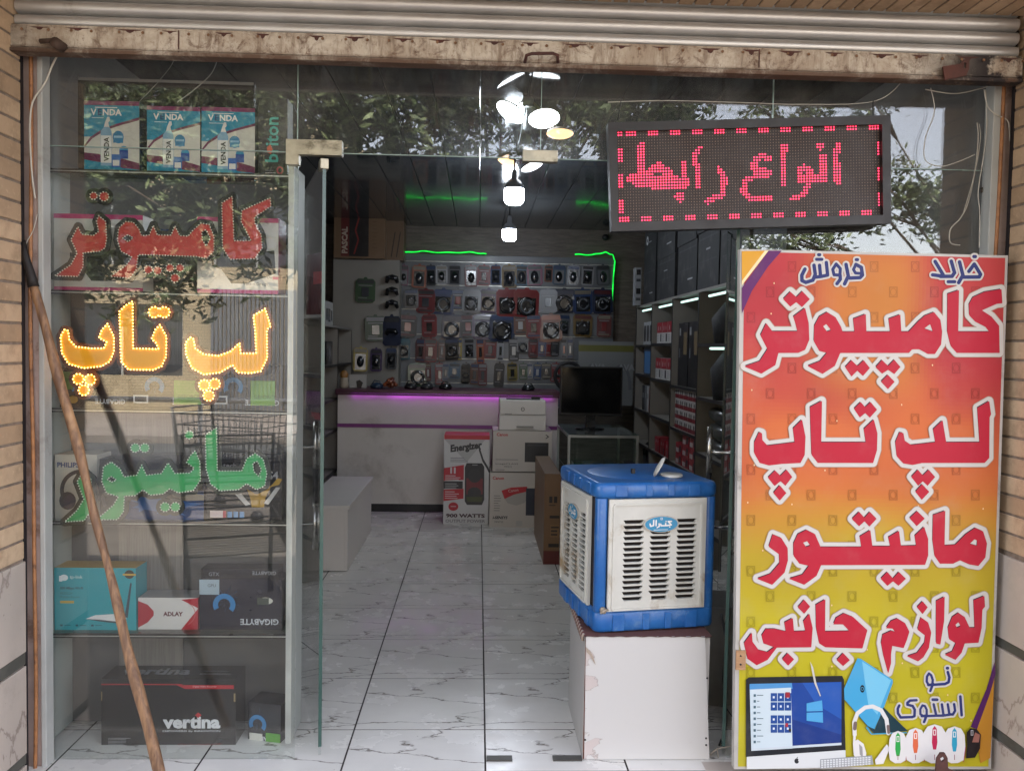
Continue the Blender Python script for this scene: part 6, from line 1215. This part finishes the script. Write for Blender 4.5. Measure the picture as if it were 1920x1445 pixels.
# glass showcase
sc_ = empty('glass_showcase', (0, 6.5, 0), 'low glass showcase with a metal frame behind the blue cooler', 'showcase')
sx0, sx1, sz = W(1064, 860, 6.5).x, W(1197, 860, 6.5).x, W(1130, 816, 6.5).z
def fr_(nm, *b_, mt=ALU): m = MB(); m.box(*b_); m.build(nm, mt, sc_).location = (0, -6.5, 0)
for x in (sx0, sx1-.02):
    for y in (6.5, 7.38): fr_('post', x, y, 0, x+.02, y+.02, sz-.001)
fr_('rail', sx0+.0205, 6.5, sz-.02, sx1-.0205, 6.52, sz-.001); fr_('rail', sx0+.0205, 7.38, sz-.02, sx1-.0205, 7.40, sz-.001)
fr_('rail', sx0, 6.5205, sz-.02, sx0+.02, 7.3795, sz-.001); fr_('rail', sx1-.02, 6.5205, sz-.02, sx1, 7.3795, sz-.001)
fr_('glass_top', sx0, 6.5, sz, sx1, 7.4, sz+.006, mt=GLASS_IN); fr_('front_glass', sx0+.021, 6.505, .32, sx1-.021, 6.511, sz-.021, mt=GLASS_IN); fr_('base_cabinet', sx0+.021, 6.53, .002, sx1-.021, 7.37, .3, mt=CW); fr_('glass_shelf', sx0+.022, 6.53, .5, sx1-.022, 7.37, .506, mt=GLASS_IN)
for i in range(6):
    m = MB(random.choice(list(CN.values()))); x = sx0+.06+i*.085; m.box(x, 6.6, .5075, x+.07, 6.75, .5075+U(.03, .08)); tag(m.build('small_box', GLOSSP), '%s small packet on the shelf inside the glass showcase' % ORD[i], 'box', 'packets in the showcase')
# monitor
mo = empty('monitor', (0, 6.9, sz), 'black computer monitor seen from the shop door on the glass showcase', 'monitor')
a = PXr(1050, 687, 1167, 779, 6.9); s6 = sz+.0065
def mo_(nm, m, mt, **k): m.build(nm, mt, mo, **k).location = (0, -6.9, -sz)
m = MB(); m.box(a[0], 6.9, a[3], a[2], 6.93, a[1]); mo_('screen_housing', m, paint('0e0e10', .35), bevel=.004)
m = MB(); m.box(a[0]+.012, 6.8975, a[3]+.02, a[2]-.012, 6.8995, a[1]-.012); mo_('screen', m, paint('060607', .12))
xm = (a[0]+a[2])/2; m = MB(); m.box(xm-.04, 6.931, s6+.01, xm+.04, 6.96, a[3]+.1); m.box(xm-.04, 6.92, s6+.01, xm+.04, 6.9305, a[3]-.001); mo_('stand_neck', m, paint('121214', .3))
m = MB(); m.lathe((xm, 6.95, s6), [(0, 0), (.12, 0), (.12, .008), (.05, .012), (0, .012)], 24, M=Matrix.Scale(.75, 4, (0, 1, 0))); mo_('stand_foot', m, paint('121214', .3))
# dark steering wheel and frosted posters behind
def gear(f):
    f.rect(0, .06, 1, .16, '5c5c28'); f.ring(.26, .75, .2, .4, .05, '5c5f63', 180, 360); f.ring(.78, .75, .2, .4, .05, '5c5f63', 180, 360); f.text(.2, .45, 'AVA', .1, '85888a', bold=.04); f.text(.72, .45, 'AVA', .1, '85888a', bold=.04)
carton('poster_panel', (1084, 640, 1187, 760), 8.3, .01, '6e7172', gear, 'grey poster panel with faint gear drawings behind the monitor', 'poster')
c_ = W(1066, 705, 8.0); m = MB('151518'); m.tube([c_+Vector((.13*math.cos(a_), 0, .13*math.sin(a_))) for a_ in np.linspace(0, 6.283, 25)], .018, 8); m.tube([c_+Vector((-.12, 0, 0)), c_, c_+Vector((.12, 0, 0))], [.012, .03, .012], 8); m.tube([c_, c_+Vector((0, 0, -.12))], .015, 8); m.box(c_.x-.08, c_.y, cz, c_.x+.08, c_.y+.12, c_.z-.11); tag(m.build('steering_wheel_toy', MATTE), 'black gaming steering wheel on the counter beside the monitor', 'steering wheel')
# things on the counter top
carton('white_card', (655, 702, 687, 727), 7.62, .01, 'a8a6a2', lambda f: f.poly([(.4, .5), (.6, .4), (.8, .6), (.7, 1), (.45, 1)], '241c18'), 'small white picture card on the left end of the counter', 'card', z0=cz+.001)
c_ = Vector((W(645, 715, 7.55).x, 7.55, cz+.001)); m = MB('8c7a60'); m.lathe(c_, [(.03, 0), (.045, .03), (.035, .07), (.04, .09), (0, .1)], 12, col='a09484'); m.lathe(c_+Vector((0, 0, .09)), [(.03, 0), (.04, .03), (.025, .06), (0, .07)], 10, col='8c6230'); tag(m.build('figurine', PRINT), 'small beige and brown figurine at the left end of the counter', 'ornament')
c_ = Vector((W(733, 720, 7.6).x, 7.6, cz)); m = MB('6e3018')
for i in range(26): a_ = U(0, 6.28); r_ = U(0, .07); m.lathe(c_+Vector((r_*math.cos(a_), r_*math.sin(a_)*.6, U(.02, .09))), [(0, -.02), (.018, -.01), (.02, .0), (.016, .012), (0, .02)], 6, col=random.choice(['7a3a1c', '8e4a26', '5c2612']))
tag(m.build('fruit_bowl_filling', GLOSSP), 'heap of orange brown wrapped sweets on the counter', 'sweets')
for i, (px, c__) in enumerate(((706, '23344a'), (770, '1c1c20'), (800, '2a2a2e'), (835, '1a1a1c'), (990, '1e2024'))):
    c_ = Vector((W(px, 725, 7.6).x, 7.6, cz+.001)); m = MB(c__); m.lathe(c_, [(0, .0), (.055, 0), (.06, .02), (.04, .045), (0, .055)], 12, col=c__); m.tube([c_+Vector((-.05, 0, .02)), c_+Vector((-.02, 0, .07)), c_+Vector((.03, 0, .06)), c_+Vector((.06, 0, .015))], .006, 6); tag(m.build('headset', GLOSSP), '%s dark gadget from the left on the counter top' % ORD[i], 'gadget', 'dark gadgets on the counter')

# ------------------------------------------------------------------ lamps
BULB = emit('e8f2ff', 26, 'bulb_glow'); LEAF = emit('f0f6ff', 4, 'leaf_glow'); LEAFW = emit('ffc88a', .5, 'warm_leaf_glow')
def hbulb(px, py, Y, wpx, lab, e):
    c = W(px, py, Y); r = wpx/2*Y/F; t = empty('hanging_bulb', c, lab, 'lamp', 'white cylinder bulbs')
    def b_(nm, m, mt): m.build(nm, mt).parent = t
    m = MB(); m.lathe((0, 0, 0), [(0, -r*.95), (r*.7, -r*.93), (r*.93, -r*.75), (r, -r*.5), (r, r*.62)], 20); b_('diffuser', m, BULB)
    m = MB(); m.lathe((0, 0, 0), [(r, r*.63), (r*.98, r*1.0), (r*.6, r*1.45), (r*.35, r*1.6), (r*.3, r*2.4), (r*.2, r*2.6), (0, r*2.6)], 20); b_('bulb_base', m, paint('8a8c90', .4))
    m = MB(); m.tube([(0, 0, r*2.55), (0, 0, IH-c.z)], .006, 6); m.lathe((0, 0, IH-c.z), [(.04, 0), (.04, -.02), (0, -.022)], 12); b_('ceiling_cord', m, BLACKP)
hbulb(964, 366, 5.6, 36, 'nearer white cylinder bulb hanging from the dark ceiling', 5.0)
hbulb(955, 439, 7.4, 26, 'farther white cylinder bulb hanging before the display wall', 3.4)
def fan_lamp(hub, Y, leaves, lab, e):
    c = W(*hub, Y); t = empty('leaf_lamp', c, lab, 'lamp', 'folding leaf lamps')
    m = MB(); m.lathe((0, 0, 0), [(0, -.03), (.025, -.03), (.03, .0), (.02, .03), (.016, IH-c.z)], 14); m.build('lamp_hub', paint('6f7174', .4, .3)).parent = t
    for (px, py, rx, tilt, az_, mt) in leaves:
        p = W(px, py, Y)-c; m = MB(); M_ = Matrix.Rotation(math.radians(tilt), 4, 'Y') @ Matrix.Rotation(math.radians(az_), 4, 'X'); r = rx*Y/F
        m.lathe(p, [(0, -.016), (r*.5, -.014), (r*.85, -.007), (r, 0)], 22, M=M_); m.build('light_leaf', mt).parent = t
        m = MB(); m.lathe(p, [(r, .0005), (r*.95, .012), (r*.3, .018), (0, .018)], 22, M=M_); m.tube([p+Vector((0, 0, .012)), Vector((0, 0, .02))], .004, 6); m.build('leaf_back', paint('6b5a42', .5)).parent = t
fan_lamp((990, 188), 4.3, [(957, 211, 29, 30, -14, LEAF), (1020, 223, 29, -4, -22, LEAF), (1050, 251, 25, 0, -7, LEAFW)], 'nearest three leaf folding lamp on the ceiling behind the transom', .35)
fan_lamp((974, 288), 5.7, [(948, 300, 19, 24, -16, LEAFW), (998, 312, 21, -22, -8, LEAF)], 'second leaf folding lamp just below the transom edge', .5)
# small camera on the back wall
c_ = W(1135, 445, 8.9); m = MB(); m.lathe(c_, [(0, .03), (.03, .028), (.035, 0)], 14, M=Matrix.Rotation(math.radians(90), 4, 'X')); m.tube([c_, c_+Vector((0, .04, 0))], .02, 8); tag(m.build('security_camera', BLACKP), 'small round dark camera on the back wall right of the lamps', 'camera')
# round bin behind the stand
c_ = Vector((1.02, 3.5, .001)); m = MB(); m.lathe(c_, [(0, 0), (.11, 0), (.135, .42), (.128, .42), (.1, .02), (0, .02)], 24); tag(m.build('waste_bin', paint('8b8a86', .5)), 'pale grey bin between the cooler stand and the right door leaf', 'bin')

# ================================================================== THE STREET OPPOSITE (seen in the glass)
FB = brickmat('b3a083', 'c9b493')
def faced(rc, Yf, name, lab, mat_c, wins, h, bands=True):
    t = empty(name, (rc[0], Yf, GZ), lab, 'building'); x0, x1 = rc
    m_, tt, bb = newmat('street_brick'); br = N(tt, 'ShaderNodeTexBrick'); v = coords(tt, (1, 1, 1)); sxyz = N(tt, 'ShaderNodeSeparateXYZ'); cb_ = N(tt, 'ShaderNodeCombineXYZ'); tt.links.new(v, sxyz.inputs[0]); tt.links.new(sxyz.outputs[0], cb_.inputs[0]); tt.links.new(sxyz.outputs[2], cb_.inputs[1]); tt.links.new(cb_.outputs[0], br.inputs[0])
    br.inputs['Color1'].default_value = (*lin(mat_c), 1); br.inputs['Color2'].default_value = (*[x*.85 for x in lin(mat_c)], 1); br.inputs['Mortar'].default_value = (*[x*.5 for x in lin(mat_c)], 1); br.inputs['Scale'].default_value = 4; br.inputs['Mortar Size'].default_value = .02
    tt.links.new(br.outputs[0], bb.inputs['Base Color']); bb.inputs['Roughness'].default_value = .9
    holes = [[(a, b), (c, b), (c, d), (a, d)] for a, b, c, d in wins]
    m = MB(); m.prism([[(x0, 0), (x1, 0), (x1, h), (x0, h)]]+holes, lambda x, y, d: Vector((x-x0, -d, y)), .25); m.build('facade', m_).parent = t
    m = MB(); m.box(0, -8, 0, x1-x0, -.5, h-.3); m.build('masonry', paint(mat_c, .9)).parent = t
    for a, b, c, d in wins:
        m = MB(); m.box(a-x0, -.2, b, c-x0, -.18, d); m.build('window', paint('20262c', .1, spec=.8)).parent = t
        m = MB(); m.box(a-x0, -.175, b, a-x0+.05, -.13, d); m.box(c-x0-.05, -.175, b, c-x0, -.13, d); m.box((a+c)/2-x0-.02, -.175, b, (a+c)/2-x0+.02, -.13, d); m.build('window_frame', ALU_W).parent = t
    return t
faced((-13, -2.6), -12, 'street_building', 'pale brick two storey building across the street', 'bba988', [(-11.5, 3.2, -9.5, 4.8), (-8.6, 3.2, -6.8, 4.8), (-5.6, 3.2, -3.8, 4.8), (-8.8, .9, -6.2, 2.4)], 6.2)
m = MB(); 
for k in range(34): m.box(-5.6+k*.085, -11.98, GZ+.12, -5.6+k*.085+.06, -11.93, 2.6)
tag(m.build('ribbed_shutter', paint('77797c', .5, .5)), 'closed grey ribbed shutter across the street', 'shutter')
wl = empty('street_wall', (6, -13, GZ), 'low pale stone wall across the street below open sky', 'wall')
m = MB(); m.box(-8.5, -.3, 0, 30, 0, 3.6); m.build('wall_face', paint('c2b9ac', .85, var=.12, sc=1.5), wl).location = (0, 0, 0)
for k in range(16): m = MB(); m.box(-8.4+k*2.4, -.34, 3.6, -8.4+k*2.4+2.36, .06, 3.75); m.build('coping_stone', paint('cfc6ba', .8), wl, bevel=.01).location = (0, 0, 0)
for k, (x, h, sg, nm_) in enumerate(((8, 5.5, 1, 'nearer'), (-16, 9, 1, 'farther'))):
    pass
m = MB(); 
for zz_ in (5.2, 5.5, 5.9): m.tube([(-30+k*2, -14, zz_+.02*((k-15)**2)*.02) for k in range(31)], .012, 4)
tag(m.build('overhead_cable', BLACKP), 'three sagging overhead cables across the street', 'cable')
# trees
LEAFM = [paint(c, .55, var=.25, sc=3) for c in ('55633c', '838f62', '3b4630')]
for mm in LEAFM:
    pass
def tree(x, y, hh, blobs, lab, n, seed):
    rg = random.Random(seed); t = empty('street_tree', (x, y, GZ), lab, 'tree', 'trees along the street'); m = MB()
    top = Vector((0, 0, hh)); m.tube([(0, 0, 0), (.03, .02, hh*.4), (-.04, 0, hh*.7), (0, 0, hh)], [.08, .065, .05, .03], 10)
    for bx_, by_, bz_, r in blobs:
        b_ = Vector((bx_-x, by_-y, bz_-GZ)); s0 = Vector((0, 0, hh*.55)); mid = s0.lerp(b_, .5)+Vector((0, 0, .25)); m.tube([s0, mid, b_], [.03, .018, .008], 7)
        for _ in range(5):
            e = b_+Vector((rg.gauss(0, 1), rg.gauss(0, 1), rg.gauss(0, .8)))*r*.6; m.tube([mid.lerp(b_, .6), (b_+e)/2, e], [.014, .01, .004], 5)
    m.build('trunk', woodmat('4a3c30', '6a5744', (6, 6, 1))).parent = t
    vs, fs, mi = [], [], []
    for bx_, by_, bz_, r in blobs:
        c = Vector((bx_-x, by_-y, bz_-GZ)); nn = int(n*r*r)
        cl_ = [c+Vector((rg.gauss(0, .5), rg.gauss(0, .5), rg.gauss(0, .45)))*r for _ in range(max(5, nn//45))]
        for _ in range(nn):
            p = rg.choice(cl_)+Vector((rg.gauss(0, .16), rg.gauss(0, .16), rg.gauss(0, .16)))*max(.6, r*.6)
            a = Vector((rg.gauss(0, 1), rg.gauss(0, 1), rg.gauss(-.3, .7))).normalized(); b_ = a.cross(Vector((rg.gauss(0, 1), rg.gauss(0, 1), rg.gauss(0, 1)))).normalized(); L = rg.uniform(.04, .08); k = len(vs)
            vs += [p-a*L, p+b_*L*.34-a*L*.1, p+a*L, p-b_*L*.34-a*L*.1]; fs.append((k, k+1, k+2, k+3)); mi.append(rg.randrange(3))
    me = bpy.data.meshes.new('crown'); me.from_pydata([tuple(v) for v in vs], [], fs)
    for q_ in LEAFM: me.materials.append(q_)
    me.polygons.foreach_set('material_index', mi); o = bpy.data.objects.new('crown', me); link(o, t); o['kind'] = 'stuff'
tree(-5.0, -2.6, 3.0, [(-4.2, -2.6, 3.6, 1.0), (-3.4, -2.4, 4.0, 1.1), (-2.6, -2.4, 3.4, .9), (-4.0, -2.5, 2.6, .7), (-3.0, -2.6, 2.5, .6), (-1.8, -2.4, 4.2, 1.1), (-2.0, -2.8, 3.7, .7), (-4.9, -2.6, 4.3, 1.0), (-2.4, -2.5, 2.7, .6), (-3.6, -2.2, 3.1, .8), (-2.2, -2.5, 3.1, .6), (-4.3, -2.4, 2.1, .45), (-3.1, -2.3, 2.0, .4), (-2.7, -2.5, 4.1, .9)], 'leafy street tree reflected in the left window', 3200, 4)
tree(.2, -3.4, 3.4, [(-.6, -3.2, 4.4, 1.1), (.8, -3.2, 4.6, 1.0), (1.6, -3.3, 4.5, .8), (-.1, -3.4, 5.2, 1.1), (2.4, -3.3, 4.9, .7), (.2, -3.2, 4.2, .9), (-1.2, -3.2, 4.1, .8), (1.1, -3.2, 4.0, .7), (1.9, -3.0, 4.2, .6)], 'leafy street tree reflected in the transom panes', 3400, 5)
tree(7.6, -6, 3.0, [(5.9, -6, 3.65, .5), (6.5, -6, 3.6, .5), (7.1, -6, 3.7, .55), (4.4, -5.8, 3.05, .28), (3.8, -5.8, 3.1, .3), (5.0, -5.8, 3.0, .22), (3.9, -6, 4.95, .35), (4.7, -6, 5.0, .4), (5.5, -6, 5.15, .3)], 'small street tree reflected in the right window', 3000, 6)
# wire trolley and rail on the pavement opposite
def trolley(x, y, yaw, lab):
    t = empty('shopping_trolley', (x, y, GZ+.02), lab, 'trolley', 'wire shopping trolleys'); t.rotation_euler.z = math.radians(yaw); m = MB()
    for k in range(15): u = k/14; m.tube([(-.42+.84*u, -.26, .45), (-.45+.9*u, -.3, .95)], .005, 4); m.tube([(-.42+.84*u, .26, .45), (-.45+.9*u, .3, .95)], .005, 4); m.tube([(-.42+.84*u, -.26, .45), (-.42+.84*u, .26, .45)], .004, 4)
    for k in range(6): v = k/5; m.tube([(-.42-.03*v, -.26-.04*v, .45+.5*v), (.42+.03*v, -.26-.04*v, .45+.5*v), (.42+.03*v, .26+.04*v, .45+.5*v), (-.42-.03*v, .26+.04*v, .45+.5*v), (-.42-.03*v, -.26-.04*v, .45+.5*v)], .006, 4)
    m.build('basket', paint('4a4a4c', .4, .7)).parent = t
    m = MB(); m.tube([(-.4, -.25, .12), (.4, -.25, .16), (.42, -.26, .45)], .012, 6); m.tube([(-.4, .25, .12), (.4, .25, .16), (.42, .26, .45)], .012, 6); m.tube([(-.4, -.25, .12), (-.5, -.28, 1.0), (-.5, .28, 1.0), (-.4, .25, .12)], .014, 6); m.build('frame', paint('4a4a4c', .4, .7)).parent = t
    for a, b in ((-.38, -.25), (-.38, .25), (.38, -.25), (.38, .25)): m = MB(); m.tube([(a, b-.015, .06), (a, b+.015, .06)], .06, 14); m.build('wheel', BLACKP).parent = t
trolley(-2.2, -1.9, 20, 'wire shopping trolley on the pavement behind the photographer'); trolley(-1.42, .95, 70, 'second wire trolley standing closer to the shop')
m = MB(); m.tube([(-8, -3.3, .85), (-1.2, -3.3, .85)], .03, 8)
for x in (-7.5, -5.2, -3, -1.3): m.tube([(x, -3.3, GZ), (x, -3.3, .85)], .025, 8)
tag(m.build('tube_railing', paint('c0bdb6', .35, .6)), 'pale tubular railing along the kerb', 'railing')
